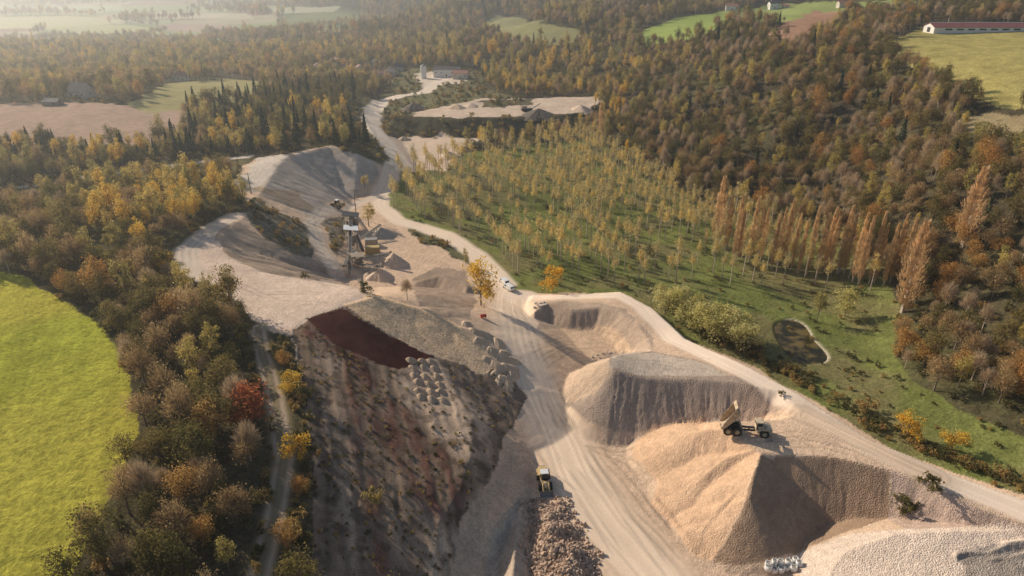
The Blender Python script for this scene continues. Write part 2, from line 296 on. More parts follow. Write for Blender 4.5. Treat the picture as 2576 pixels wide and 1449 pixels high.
P=[(q[0],q[1],0) for q in dens(tr,False)]; w=window(P,8); d,_,_=seg(P,False,0,XW[w]*.25+X[w]*.75,YW[w]*.25+Y[w]*.75); mk=(np.clip(1-np.abs(d-1.05)/.7,0,1)*np.clip(n2[w][...,0]*3-.6,0,.85))[...,None]; C[w]=C[w]*(1-mk)+np.array([.54,.41,.30])*mk
for px,wd in [([(1340,900),(1420,860),(1520,860),(1590,890)],.35),([(1345,930),(1430,880),(1520,880),(1570,893)],.35),([(1360,1010),(1450,1110),(1560,1130),(1620,1110)],.4),([(1400,1060),(1500,1130),(1580,1160),(1620,1210)],.4),([(1330,1120),(1380,1190),(1460,1250),(1560,1400)],.4),([(1700,900),(1790,905),(1820,930),(1790,940),(1770,928)],.3),([(1640,900),(1740,905),(1800,930)],.3),([(1560,905),(1680,915),(1760,935)],.3),([(1620,1230),(1700,1330),(1760,1400)],.5),([(2000,1080),(2100,1110),(2250,1170)],.3),([(640,740),(760,735),(900,745)],.4),([(560,700),(700,760),(850,765)],.4),([(1000,640),(1100,660),(1180,690),(1240,760)],.4),([(1380,1010),(1470,1140),(1590,1290),(1720,1430)],.5),([(1420,1010),(1520,1150),(1610,1250),(1690,1350)],.35),([(1350,960),(1385,1060),(1420,1150),(1500,1260)],.4),([(1300,780),(1345,850),(1375,960)],.4),([(1890,1110),(2000,1090),(2120,1120)],.3),([(1360,860),(1420,835),(1540,850)],.3),([(1400,1020),(1500,1180),(1600,1330),(1680,1440)],.4),([(1580,900),(1700,930),(1780,945)],.3),([(1910,1120),(2050,1115),(2180,1150)],.3),([(1380,840),(1460,820),(1560,860)],.3)]:
    P=[(q[0],q[1],0) for q in dens(px,False)]; w=window(P,6); d,_,ss=seg(P,False,0,XW[w]*.3+X[w]*.7,YW[w]*.3+Y[w]*.7)
    L_=ss.max(); fade=np.clip(ss/4,0,1)*np.clip((L_-ss)/4,0,1)*np.clip(n3[w][...,0]*4-1.2,0,1)
    mk=(np.clip(1-np.abs(d-.9)/wd,0,1)*.32*fade)[...,None]; C[w]=C[w]*(1-mk)
# pond rim
w=window(pond,6); d,_,_=seg([p[:2]+(0,) for p in pond],True,0,X[w],Y[w]); mk=np.clip(1.2-np.abs(d-.4)/.55,0,1)[...,None]*np.clip((X[w]-pond[0][0]-3)/3,0,1)[...,None]*.9; C[w]=C[w]*(1-mk)+np.array([.56,.47,.35])*mk
ins=inside(pond,X[w],Y[w])[...,None]; C[w]=np.where(ins,np.array([.10,.085,.03]),C[w])
tuft=(np.clip((fbm(X*.55,Y*.55,3,101)-.57)*9,0,1))[...,None]*np.isin(RID,[r_slope,r_veg])[...,None]
C=C*(1-.42*tuft)
rough=np.where(np.isin(RID,[r_road,r_pit]),.05,np.where(RID==r_floor,.14,np.where(np.isin(RID,[r_slope,r_K,r_M]),.16,np.where(np.isin(RID,[r_C,r_E]),.5,np.where(np.isin(RID,[r_A,r_B,r_D,r_H]),.2,.35)))))
Z+=(fbm(X*.5,Y*.5,4,21)-.5)*rough*np.clip(1.4-Y/300,0.1,1)
Z+=np.where(np.isin(RID,[r_slope]),(STR-.5)*.6,0)
w=window(pond,12); d,_,_=seg([p[:2]+(0,) for p in pond],True,0,X[w],Y[w]); ins=inside(pond,X[w],Y[w]); sd=np.where(ins,-d,d)
Z[w]=np.where(sd<6, Z[w]*np.clip(sd/6,0,1)+(-1.25)*(1-np.clip(sd/6,0,1)), Z[w]); Z[w]=np.where(sd<.8,-1.25-np.clip((.8-sd)*.6,0,1.2),Z[w])
# ---------------------------------------------------------------- materials
def new_mat(name):
    m=bpy.data.materials.new(name); m.use_nodes=True; nt=m.node_tree; nt.nodes.clear(); return m,nt
def simple(name,col,rough=.6,metal=0,var=.15,scale=3.0):
    m,nt=new_mat(name); N=nt.nodes; L=nt.links
    o=N.new('ShaderNodeOutputMaterial'); b=N.new('ShaderNodeBsdfPrincipled'); b.inputs['Roughness'].default_value=rough; b.inputs['Metallic'].default_value=metal
    n=N.new('ShaderNodeTexNoise'); n.inputs['Scale'].default_value=scale; n.inputs['Detail'].default_value=5
    tc=N.new('ShaderNodeTexCoord'); L.new(tc.outputs['Object'],n.inputs['Vector'])
    r=N.new('ShaderNodeMapRange'); r.inputs[1].default_value=.3; r.inputs[2].default_value=.7; r.inputs[3].default_value=1-var; r.inputs[4].default_value=1+var; L.new(n.outputs['Fac'],r.inputs[0])
    mx=N.new('ShaderNodeVectorMath'); mx.operation='SCALE'; mx.inputs[0].default_value=col; L.new(r.outputs[0],mx.inputs['Scale'])
    L.new(mx.outputs[0],b.inputs['Base Color']); L.new(b.outputs[0],o.inputs[0]); return m
def ground_mat(name,fine=3,amt=.2,bump=.5,bd=.15,stone=0,stamt=0):
    m,nt=new_mat(name); N=nt.nodes; L=nt.links
    o=N.new('ShaderNodeOutputMaterial'); b=N.new('ShaderNodeBsdfDiffuse')
    a=N.new('ShaderNodeAttribute'); a.attribute_name='Col'; tc=N.new('ShaderNodeTexCoord')
    n=N.new('ShaderNodeTexNoise'); n.inputs['Scale'].default_value=fine; n.inputs['Detail'].default_value=6; n.inputs['Roughness'].default_value=.7; L.new(tc.outputs['Object'],n.inputs['Vector'])
    r=N.new('ShaderNodeMapRange'); r.inputs[1].default_value=.3; r.inputs[2].default_value=.7; r.inputs[3].default_value=1-amt; r.inputs[4].default_value=1+amt; L.new(n.outputs['Fac'],r.inputs[0])
    mx=N.new('ShaderNodeVectorMath'); mx.operation='SCALE'; L.new(a.outputs['Color'],mx.inputs[0]); L.new(r.outputs[0],mx.inputs['Scale'])
    out=mx.outputs[0]; hgt=n.outputs['Fac']
    if stone:
        v=N.new('ShaderNodeTexVoronoi'); v.inputs['Scale'].default_value=stone; L.new(tc.outputs['Object'],v.inputs['Vector'])
        sp=N.new('ShaderNodeSeparateColor'); L.new(v.outputs['Color'],sp.inputs[0])
        r2=N.new('ShaderNodeMapRange'); r2.inputs[3].default_value=1-stamt; r2.inputs[4].default_value=1+stamt; L.new(sp.outputs[0],r2.inputs[0])
        m2=N.new('ShaderNodeVectorMath'); m2.operation='SCALE'; L.new(out,m2.inputs[0]); L.new(r2.outputs[0],m2.inputs['Scale']); out=m2.outputs[0]
        ad=N.new('ShaderNodeMath'); ad.operation='SUBTRACT'; L.new(n.outputs['Fac'],ad.inputs[0]); L.new(v.outputs['Distance'],ad.inputs[1]); hgt=ad.outputs[0]
    bp=N.new('ShaderNodeBump'); bp.inputs['Strength'].default_value=bump; bp.inputs['Distance'].default_value=bd; L.new(hgt,bp.inputs['Height']); L.new(bp.outputs[0],b.inputs['Normal'])
    L.new(out,b.inputs['Color']); L.new(b.outputs[0],o.inputs[0]); return m
gm_forest=ground_mat('forest_floor',1.2,.5,.8,.5)
gm_grass=ground_mat('grass',1.3,.4,.9,.4)
gm_dirt=ground_mat('gravel',1.8,.16,.55,.16,4.5,.12)
gm_road=ground_mat('road_dust',2.5,.08,.3,.06)
gm_sand=ground_mat('sand',2.4,.13,.7,.2,4,.08)
gm_slope=ground_mat('earth_slope',2.6,.2,.4,.12,5,.14)
gm_stone=ground_mat('stony_rubble',3.5,.16,.4,.12,3.5,.3)
gm_field=ground_mat('field_soil',.3,.12,.3,.3)
GM={0:gm_forest,r_mead:gm_grass,r_floor:gm_dirt,r_grass:gm_grass,r_road:gm_road,r_slope:gm_slope,r_A:gm_sand,r_B:gm_sand,r_D:gm_sand,r_K:gm_stone,r_M:gm_slope,r_H:gm_sand,r_E:gm_dirt,r_C:gm_sand,r_S1:gm_dirt,r_S2:gm_dirt,r_pit:gm_dirt,r_veg:gm_forest,r_fy:gm_grass,r_fg:gm_field,r_fb:gm_field,r_fl:gm_field,r_fh:gm_field,r_far:gm_field}
def tag(o,label=None,cat=None,group=None,kind=None):
    if label:o['label']=label
    if cat:o['category']=cat
    if group:o['group']=group
    if kind:o['kind']=kind
    return o
def np_mesh(name,V,Fq,nper=4,smooth=True):
    me=bpy.data.meshes.new(name); me.vertices.add(len(V)); me.vertices.foreach_set('co',np.asarray(V,np.float32).ravel())
    nf=len(Fq); me.loops.add(nf*nper); me.loops.foreach_set('vertex_index',np.asarray(Fq,np.int32).ravel())
    me.polygons.add(nf); me.polygons.foreach_set('loop_start',np.arange(nf,dtype=np.int32)*nper)
    me.polygons.foreach_set('use_smooth',np.full(nf,smooth)); me.update(calc_edges=True); return me
VV=np.stack([X,Y,Z],-1).reshape(-1,3); CC=C.reshape(-1,3)
idx=np.arange(NR*NC).reshape(NR,NC)
Q=np.stack([idx[:-1,:-1],idx[:-1,1:],idx[1:,1:],idx[1:,:-1]],-1).reshape(-1,4)
qr=RID[:-1,:-1].reshape(-1)
for k in range(len(NAMES)):
    q=Q[qr==k]
    if len(q)==0: continue
    u,inv=np.unique(q,return_inverse=True); inv=inv.reshape(-1,4)
    me=np_mesh(NAMES[k],VV[u],inv)
    ca=me.color_attributes.new('Col','FLOAT_COLOR','POINT'); cc=np.ones((len(u),4),np.float32); cc[:,:3]=np.clip(CC[u],0,1); ca.data.foreach_set('color',cc.ravel())
    me.materials.append(GM[k]); o=bpy.data.objects.new(NAMES[k],me); COL.objects.link(o)
    nm,kind,lab,cat=META[k]; tag(o,lab,cat,None,kind)
def poly_obj(name,pts,mat):
    me=bpy.data.meshes.new(name); me.from_pydata(pts,[],[list(range(len(pts)))]); me.materials.append(mat); o=bpy.data.objects.new(name,me); COL.objects.link(o); return o
m,nt=new_mat('pond_water'); o=nt.nodes.new('ShaderNodeOutputMaterial'); b=nt.nodes.new('ShaderNodeBsdfPrincipled'); b.inputs['Roughness'].default_value=.15; b.inputs['Specular IOR Level'].default_value=.15
n=nt.nodes.new('ShaderNodeTexNoise'); n.inputs['Scale'].default_value=.35; n.inputs['Detail'].default_value=5; cr=nt.nodes.new('ShaderNodeValToRGB'); cr.color_ramp.elements[0].position=.42; cr.color_ramp.elements[0].color=(.028,.026,.012,1); cr.color_ramp.elements[1].position=.64; cr.color_ramp.elements[1].color=(.17,.12,.04,1)
tc=nt.nodes.new('ShaderNodeTexCoord'); nt.links.new(tc.outputs['Object'],n.inputs['Vector']); nt.links.new(n.outputs['Fac'],cr.inputs[0]); nt.links.new(cr.outputs[0],b.inputs['Base Color']); nt.links.new(b.outputs[0],o.inputs[0])
cxp=sum(p[0] for p in pond)/len(pond); cyp=sum(p[1] for p in pond)/len(pond)
po=poly_obj('pond_water',[(cxp+(p[0]-cxp)*1.02,cyp+(p[1]-cyp)*1.02,-1.62) for p in pond],m); tag(po,'small dark pond with stone rim in the grass right of the quarry','pond',None,'structure')
# ---------------------------------------------------------------- mesh builder
class MB:
    def __init__(s): s.v=[];s.f=[]
    def add(s,vs,fs,M=None):
        b=len(s.v)
        for v in vs:
            v=Vector(v); s.v.append(tuple(M@v) if M else tuple(v))
        for f in fs: s.f.append([b+i for i in f])
        return s
    def box(s,c,d,rot=(0,0,0),top=(1,1)):
        x,y,z=d[0]/2,d[1]/2,d[2]/2; a,b=top
        vs=[(-x,-y,-z),(x,-y,-z),(x,y,-z),(-x,y,-z),(-x*a,-y*b,z),(x*a,-y*b,z),(x*a,y*b,z),(-x*a,y*b,z)]
        return s.add(vs,[(0,3,2,1),(4,5,6,7),(0,1,5,4),(1,2,6,5),(2,3,7,6),(3,0,4,7)],Matrix.Translation(c)@Euler(rot).to_matrix().to_4x4())
    def cyl(s,p0,p1,r0,r1=None,n=10):
        r1=r0 if r1 is None else r1; p0=Vector(p0);p1=Vector(p1); q=(p1-p0).to_track_quat('Z','Y').to_matrix()
        vs=[];fs=[]
        for i in range(n):
            a=2*math.pi*i/n; vs.append(p0+q@Vector((r0*math.cos(a),r0*math.sin(a),0)))
        for i in range(n):
            a=2*math.pi*i/n; vs.append(p1+q@Vector((r1*math.cos(a),r1*math.sin(a),0)))
        for i in range(n): fs.append((i,(i+1)%n,n+(i+1)%n,n+i))
        fs.append(tuple(range(n-1,-1,-1))); fs.append(tuple(range(n,2*n))); return s.add(vs,fs)
    def prism(s,prof,y0,y1):
        n=len(prof); vs=[(a,y0,b) for a,b in prof]+[(a,y1,b) for a,b in prof]
        fs=[tuple(range(n)),tuple(range(2*n-1,n-1,-1))]+[(i,n+i,n+(i+1)%n,(i+1)%n) for i in range(n)]
        return s.add(vs,fs)
    def build(s,name,mat,parent=None,bevel=0,loc=None,smooth=False):
        me=bpy.data.meshes.new(name); me.from_pydata(s.v,[],s.f); me.materials.append(mat)
        bm=bmesh.new(); bm.from_mesh(me); bmesh.ops.recalc_face_normals(bm,faces=bm.faces); bm.to_mesh(me); bm.free()
        if smooth: me.polygons.foreach_set('use_smooth',[True]*len(me.polygons))
        o=bpy.data.objects.new(name,me); COL.objects.link(o)
        if parent: o.parent=parent
        if loc: o.location=loc
        if bevel:
            b=o.modifiers.new('Bevel','BEVEL'); b.width=bevel; b.segments=2
        return o
def empty(name,loc,rz=0,label=None,cat=None,group=None,tilt=None):
    o=bpy.data.objects.new(name,None); COL.objects.link(o); o.location=loc; o.rotation_euler=(0,0,rz); o.empty_display_size=.5
    tag(o,label,cat,group); return o
M_cream=simple('machine_paint',(.60,.42,.19),.5,0,.2,1.5); M_cream2=simple('truck_paint',(.62,.49,.33),.65,0,.3,1.2); M_bed=simple('worn_bed_paint',(.46,.34,.22),.75,0,.35,1.2)
M_dark=simple('dark_steel',(.05,.048,.045),.6,.3); M_tyre=simple('tyre_rubber',(.045,.04,.035),.9); M_rim=simple('rim_paint',(.42,.34,.2),.6)
M_glass=simple('cab_glass',(.02,.03,.035),.08,0,.02); M_white=simple('white_paint',(.78,.77,.74),.35,0,.04); M_light=simple('lamp_lens',(.8,.78,.7),.2)
M_steel=simple('galvanised_steel',(.32,.30,.27),.55,.2,.25); M_rust=simple('worn_plant_paint',(.36,.28,.2),.7,0,.3); M_belt=simple('rubber_belt',(.09,.075,.06),.8); M_ochre=simple('ochre_container',(.5,.35,.13),.6,0,.2); M_red=simple('red_paint',(.45,.04,.03),.5)
M_bag=simple('woven_white_bag',(.76,.75,.72),.8,0,.08); M_conc=simple('pale_stone',(.60,.53,.45),.9,0,.2); M_bagin=simple('bag_filling',(.35,.28,.2),.9)
M_wall=simple('plaster_wall',(.60,.53,.43),.85,0,.08); M_wallw=simple('white_wall',(.78,.74,.68),.8,0,.06); M_roof=simple('clay_tiles',(.36,.16,.1),.85,0,.25,2); M_roofd=simple('dark_slate_roof',(.08,.065,.065),.8,0,.25,2); M_barnr=simple('red_sheet_roof',(.27,.085,.07),.6,0,.15,.6); M_wood=simple('weathered_wood',(.22,.17,.13),.8); M_rock=simple('broken_rock',(.44,.31,.22),.95,0,.45,1.2)
def wheel(par,x,y,r,w):
    wb=MB(); wb.cyl((0,-w/2,0),(0,w/2,0),r,r,22)
    for i in range(22):
        a=2*math.pi*(i+.5)/22; wb.box((r*math.cos(a)*1.0,0,r*math.sin(a)*1.0),(.10,w,.12),(0,-a,0))
    t=wb.build('wheel',M_tyre,par,0,(x,y,r))
    s=1 if y>0 else -1
    rb=MB(); rb.cyl((0,s*(w/2-.05),0),(0,s*(w/2+.03),0),r*.52,r*.5,16); rb.cyl((0,s*(w/2),0),(0,s*(w/2+.12),0),r*.2,r*.16,10); rb.build('rim',M_rim,t)
def make_dumper(loc,rz):
    t=empty('dump_truck',loc,rz,'cream articulated dump truck tipping its raised bed over the sand stockpile','truck')
    f=MB(); f.prism([(2.3,.9),(5.2,.95),(5.35,1.3),(5.25,2.0),(4.4,2.35),(3.4,2.45),(3.4,1.6),(2.3,1.6)],-1.15,1.15)
    f.box((3.7,1.28,1.95),(2.2,.5,.12)); f.box((3.7,-1.28,1.95),(2.2,.5,.12)); f.box((5.3,0,.85),(.25,2.5,.35)); f.build('hood',M_cream2,t,.05)
    c=MB(); c.prism([(2.0,1.5),(3.4,1.5),(3.45,2.5),(3.2,3.35),(2.0,3.35)],-.85,.85); c.box((2.62,0,3.4),(1.5,1.9,.1)); cb=c.build('cab',M_cream2,t,.05)
    g=MB(); g.box((3.36,0,2.82),(.06,1.45,.75),(0,-.27,0)); g.box((2.75,.86,2.8),(.95,.04,.72)); g.box((2.75,-.86,2.8),(.95,.04,.72)); g.box((1.99,0,2.85),(.04,1.3,.65)); g.build('cab_window',M_glass,cb)
    for s in (-1,1): MB().cyl((5.36,s*.85,1.45),(5.42,s*.85,1.45),.14,.14,10).build('headlight',M_light,t)
    for s in (-1,1):
        mm=MB(); mm.cyl((3.5,s*.9,2.6),(3.7,s*1.35,2.7),.03,.03,5); mm.box((3.7,s*1.38,2.55),(.08,.28,.5)); mm.build('mirror',M_dark,t)
    MB().cyl((2.2,-1.0,1.6),(2.2,-1.0,3.0),.09,.09,8).build('exhaust_pipe',M_dark,t)
    ch=MB(); ch.box((-1.5,.5,1.15),(7.0,.25,.4)); ch.box((-1.5,-.5,1.15),(7.0,.25,.4))
    for x in (-4.6,-3,-1,.8,1.9): ch.box((x,0,1.15),(.25,1.1,.35))
    for x in (-3.6,-1.75,3.7): ch.cyl((x,-1.2,.93),(x,1.2,.93),.16,.16,8)
    ch.build('chassis',M_dark,t)
    b=MB(); L=4.9
    W=1.4; th=.09
    b.box((L/2-.1,0,.05),(L-.6,2*W-.3,th)); b.box((L+.02,0,1.0),(th,2*W,1.4),(0,.12,0)); b.box((-.05,0,.22),(1.1,2*W-.2,th),(0,.35,0))
    for s in (-1,1):
        vs=[(-.5,s*W,.45),(.4,s*(W-.15),.02),(L-.4,s*(W-.15),.02),(L,s*W,.4),(L,s*W,1.65),(1.8,s*W,1.35),(-.3,s*W,.8)]
        k=[(x,y+s*th,z) for x,y,z in vs]; n=len(vs)
        b.add(vs+k,[tuple(range(n)),tuple(range(2*n-1,n-1,-1))]+[(i,n+i,n+(i+1)%n,(i+1)%n) for i in range(n)])
        for x in (.9,2.1,3.3,4.3): b.box((x,s*(W+.12),.7),(.14,.1,1.2))
    b.box((L+.4,0,1.75),(.8,2*W,th))
    bo=b.build('dump_bed',M_bed,t,.02,(-4.3,0,1.45)); bo.rotation_euler=(0,-R(54),0)
    for s in (-1,1):
        h=MB(); h.cyl((-.6,s*.75,1.2),(-1.4,s*.75,2.8),.13,.13,8); h.cyl((-1.4,s*.75,2.8),(-2.2,s*.75,4.2),.08,.08,8); h.build('hydraulic_ram',M_steel,t)
    for x in (-3.6,-1.75,3.75):
        for s in (-1,1): wheel(t,x,s*1.2,.93,.68)
    t.scale=(.95,.95,.95)
    return t
def make_loader(loc,rz,label,sc=1):
    t=empty('wheel_loader',loc,rz,label,'wheel loader')
    r=MB(); r.prism([(-3.3,1.0),(-.6,.9),(-.6,2.3),(-2.9,2.35),(-3.4,2.1)],-.95,.95); r.box((-3.35,0,1.1),(.5,2.3,.7)); r.build('engine_cover',M_cream,t,.06)
    for s in (-1,1): MB().box((-1.9,s*1.15,1.75),(1.9,.6,.1)).build('mudguard',M_cream,t,.03)
    gr=MB(); gr.box((-3.45,0,1.8),(.05,1.3,.7)); gr.build('grille',M_dark,t)
    c=MB(); c.prism([(-.95,1.2),(.55,1.2),(.65,2.3),(.35,3.25),(-.85,3.25)],-.75,.75); cb=c.build('cab',M_glass,t,.04)
    rf=MB(); rf.box((-.25,0,3.32),(1.6,1.75,.14)); rf.build('cab_roof',M_white,cb,.04)
    fr=MB()
    for x,y in ((-.88,.72),(-.88,-.72),(.5,.74),(.5,-.74)): fr.cyl((x,y,1.3),(x*.88,y,3.25),.06,.06,5)
    fr.box((-.2,0,1.3),(1.7,1.62,.35)); fr.build('cab_frame',M_cream,cb)
    f=MB(); f.prism([(.5,.7),(2.3,.6),(2.4,1.3),(1.9,2.0),(1.0,1.9),(.5,1.3)],-.5,.5); f.build('front_frame',M_cream,t,.04)
    for x in (-1.75,1.65):
        MB().cyl((x,-1.1,.85),(x,1.1,.85),.15,.15,8).build('axle',M_dark,t)
        for s in (-1,1): wheel(t,x,s*1.12,.85,.62)
    for s in (-1,1):
        a=MB(); P=[(1.1,1.9),(2.3,1.75),(3.3,.75)]
        for p,q in zip(P,P[1:]): a.cyl((p[0],s*.62,p[1]),(q[0],s*.62,q[1]),.2,.16,6)
        a.build('lift_arm',M_cream,t)
    MB().cyl((1.6,0,2.1),(3.0,0,1.35),.1,.08,8).build('hydraulic_ram',M_steel,t)
    b=MB(); prof=[(3.2,.95),(3.15,.25),(3.4,.05),(4.3,.03),(4.3,.1),(3.5,.15),(3.3,.35),(3.35,1.0),(3.6,1.25),(3.55,1.32)]
    b.prism(prof,-1.4,1.4)
    for s in (-1,1): b.prism([(3.2,.95),(3.15,.2),(3.4,.04),(4.25,.04),(3.6,1.28)],s*1.4-.03,s*1.4+.03)
    b.build('bucket',M_steel,t)
    for s in (-1,1): MB().box((1.2,s*.95,2.2),(.1,.25,.2)).build('headlight',M_light,t)
    t.scale=(sc,sc,sc)
    return t
def make_van(loc,rz,label):
    t=empty('parked_van',loc,rz,label,'van')
    b=MB(); b.prism([(-2.5,.35),(2.45,.35),(2.5,.8),(2.3,1.05),(1.6,1.2),(.95,1.9),(-2.4,1.95),(-2.5,1.6)],-.92,.92); bo=b.build('body',M_white,t,.07)
    MB().box((1.28,0,1.53),(.05,1.5,.78),(0,-.75,0)).build('windscreen',M_glass,t)
    for s in (-1,1):
        MB().box((.55,s*.925,1.5),(.9,.02,.5)).build('side_window',M_glass,t); MB().box((2.49,s*.65,.85),(.06,.3,.18)).build('headlight',M_light,t)
        MB().box((1.15,s*1.02,1.3),(.12,.2,.2)).build('mirror',M_dark,t)
    MB().box((-2.5,0,1.45),(.04,1.4,.5)).build('rear_window',M_glass,t); MB().box((2.52,0,.45),(.1,1.7,.25)).build('bumper',M_dark,t,.02)
    for x in (-1.6,1.6):
        for s in (-1,1):
            w=MB().cyl((0,-.11,0),(0,.11,0),.34,.34,14).build('wheel',M_tyre,t,0,(x,s*.85,.34)); MB().cyl((0,s*.1,0),(0,s*.125,0),.2,.2,10).build('rim',M_steel,w)
    t.scale=(.9,.9,.9)
def H(px,py,dz=0):
    p=hit(px,py); return (p[0],p[1],p[2]+dz)
p=H(1872,1088); make_dumper((p[0],p[1],p[2]),R(-8))
p=H(1369,1218); make_loader(p,R(-84),'yellow wheel loader with lowered bucket on the haul road in the foreground',.92)
p=H(848,522); make_loader(p,R(160),'small distant wheel loader on the curved ramp above the plant')
p=H(1268,712); make_van(p,R(118),'white van parked by the road, the farther of the two vans'); p=H(1279,727); make_van(p,R(125),'white van parked by the road, the nearer of the two vans')
t=empty('fuel_tank',H(1216,800),.3,'small red tank on skids beside the spoil heap','tank'); MB().cyl((-1.0,0,.9),(1.0,0,.9),.6,.6,14).build('tank_body',M_red,t); t.scale=(.75,.75,.75)
for x in (-.7,.7): MB().box((x,0,.2),(.15,1.2,.4)).build('skid',M_dark,t)
# ---------------------------------------------------------------- plant
def truss_conveyor(p0,p1,label,w=1.0,legs=(.45,.8),mat=None):
    mat=mat or M_steel
    a=Vector(p0);b=Vector(p1); t=empty('belt_conveyor',a,0,label,'conveyor'); d=b-a; ang=math.atan2(d.y,d.x); t.rotation_euler=(0,0,ang); L=math.hypot(d.x,d.y); h=d.z
    sl=math.atan2(h,L); LL=math.hypot(L,h)
    fr=MB()
    for s in (-1,1):
        fr.box((L/2,s*w/2,h/2),(LL,.12,.16),(0,-sl,0)); fr.box((L/2,s*w/2,h/2-.5),(LL,.1,.12),(0,-sl,0))
        n=max(3,int(LL/1.5))
        for i in range(n+1): fr.cyl((L*i/n,s*w/2,h*i/n-.5),(L*min(i+.5,n)/n,s*w/2,h*min(i+.5,n)/n),.045,.045,4)
    fr.build('truss_frame',mat,t)
    MB().box((L/2,0,h/2+.12),(LL,w*.75,.06),(0,-sl,0)).build('belt',M_belt,t)
    for q in legs:
        for s in (-1,1):
            MB().cyl((L*q,s*w/2,h*q-.4),(L*q-.5,s*w*.9,-.6-1),.09,.09,5).build('leg',mat,t)
    dr=MB(); dr.cyl((L,-w/2,h+.05),(L,w/2,h+.05),.25,.25,10); dr.build('drum',M_dark,t)
    return t
def plant_tower(loc,rz,w,l,h,label,roofmat,wallmat):
    t=empty('screening_tower',loc,rz,label,'screening tower')
    for sx in (-1,1):
        for sy in (-1,1): MB().box((sx*w/2,sy*l/2,h/2-.5),(.22,.22,h+1)).build('leg',M_steel,t)
    dk=MB()
    for z in (h*.4,h*.72): dk.box((0,0,z),(w+.8,l+.8,.12))
    dk.build('deck',M_rust,t)
    rl=MB()
    for z in (h*.4,h*.72):
        for s in (-1,1):
            rl.box((s*(w/2+.4),0,z+1.0),(.06,l+.8,.06)); rl.box((0,s*(l/2+.4),z+1.0),(w+.8,.06,.06))
            for k in range(5): rl.box((s*(w/2+.4),(k/4-.5)*(l+.8),z+.5),(.05,.05,1)); rl.box(((k/4-.5)*(w+.8),s*(l/2+.4),z+.5),(.05,.05,1))
    for s in (-1,1): rl.cyl((-w/2,s*l/2,0),(w/2,s*l/2,h*.4),.06,.06,4); rl.cyl((w/2,s*l/2,h*.4),(-w/2,s*l/2,h*.72),.06,.06,4)
    rl.build('handrail',M_steel,t)
    sc=MB(); sc.box((0,0,h*.55),(w*.75,l*.8,h*.2),(.12,0,0)); sc.build('screen_box',wallmat,t,.05)
    hp=MB(); hp.box((0,0,h*.27),(w*.35,l*.4,h*.24),(0,0,0),(2,1.8)); hp.build('hopper',M_rust,t)
    rf=MB(); rf.box((0,0,h+.35),(w+1.8,l+1.2,.12),(0,.16,0)); rf.build('roof',roofmat,t)
    return t
plant_tower(H(888,625),.2,3.2,3.6,7.5,'steel screening tower under a white sloping roof in the plant',M_white,M_rust)
plant_tower(H(886,578),.1,4.4,4.0,6,'dark crusher tower behind the white roofed screening tower',M_dark,M_dark)
plant_tower(H(900,668),.5,2.6,3,3.6,'low rusty screening tower at the front of the plant',M_rust,M_rust)
t=empty('feed_hopper',H(890,655),.2,'rusty feed hopper below the white roofed tower','hopper'); MB().box((0,0,2.6),(1.6,1.6,1.6),(0,0,0),(2,2)).build('bin',M_rust,t)
for sx in (-1,1):
    for sy in (-1,1): MB().box((sx*1.0,sy*1.0,1.0),(.15,.15,2.6)).build('leg',M_steel,t)
t=empty('site_container',H(938,637),R(8),'ochre metal container in the middle of the plant','container'); b=MB(); b.box((0,0,1.3),(5,2.4,2.6)); bb=b.build('container_shell',M_ochre,t,.04)
rr=MB(); 
for i in range(16): rr.box((-2.3+i*.31,-1.22,1.3),(.12,.05,2.3))
rr.build('ribbed_side',M_ochre,t); MB().box((2.51,0,1.25),(.05,1.1,2.2)).build('door',M_dark,t)
t=empty('site_container',H(935,617),R(8),'grey metal container behind the ochre one','container'); MB().box((0,0,1.3),(4.4,2.4,2.6)).build('container_shell',M_steel,t,.04); MB().box((2.21,0,1.25),(.05,1.1,2.2)).build('door',M_dark,t)
def conv(a,b,zb,label,za=1.0,mat=None,w=1.0):
    A=H(*a);B=H(*b); truss_conveyor((A[0],A[1],A[2]+za),(B[0],B[1],B[2]+zb),label,w,(.45,.8),mat)
conv((905,655),(985,668),4.9,'belt conveyor feeding the larger sand cone')
conv((902,672),(950,700),4.2,'belt conveyor feeding the front sand cone')
conv((900,612),(958,592),4.2,'belt conveyor feeding the grey cone behind the containers')
conv((875,655),(868,690),3.0,'short belt conveyor on the left side of the plant')
conv((893,545),(886,580),5.5,'steep belt conveyor behind the crusher tower')
conv((915,640),(898,622),5.8,'belt conveyor rising into the white roofed tower')
conv((880,700),(888,610),9.0,'tall pale belt conveyor rising from the plant front to the crusher tower',1.0,M_conc,1.2)
def heap_mesh(name,r,h,mat,seed,flat=.12,lump=.05):
    n=44;m_=16;V=[];Fc=[]
    rg=np.random.default_rng(seed); ph=rg.uniform(0,6,8)
    for i in range(m_+1):
        q=i/m_
        for j in range(n):
            a=2*math.pi*j/n; rad=r*q*(1+.12*math.sin(a*2+ph[0])+.07*math.sin(a*3+ph[5])+.05*math.sin(a*5+ph[1])+.03*math.sin(a*11+ph[2]))
            z=h*(math.sqrt((1-q)**2+flat**2)-flat)/(math.sqrt(1+flat**2)-flat)
            z+=h*lump*q*(1-q)*4*(math.sin(a*7+ph[3]+q*2)+.6*math.sin(a*13+ph[4]))*.35+rg.normal()*h*.018*min(q*3,1)
            V.append((rad*math.cos(a),rad*math.sin(a),z-(.8*q**3)))
    for i in range(m_):
        for j in range(n): a=i*n+j;b=i*n+(j+1)%n; Fc.append((a,a+n,b+n,b))
    me=bpy.data.meshes.new(name); me.from_pydata(V,[],Fc); me.materials.append(mat); me.polygons.foreach_set('use_smooth',[True]*len(Fc))
    return me
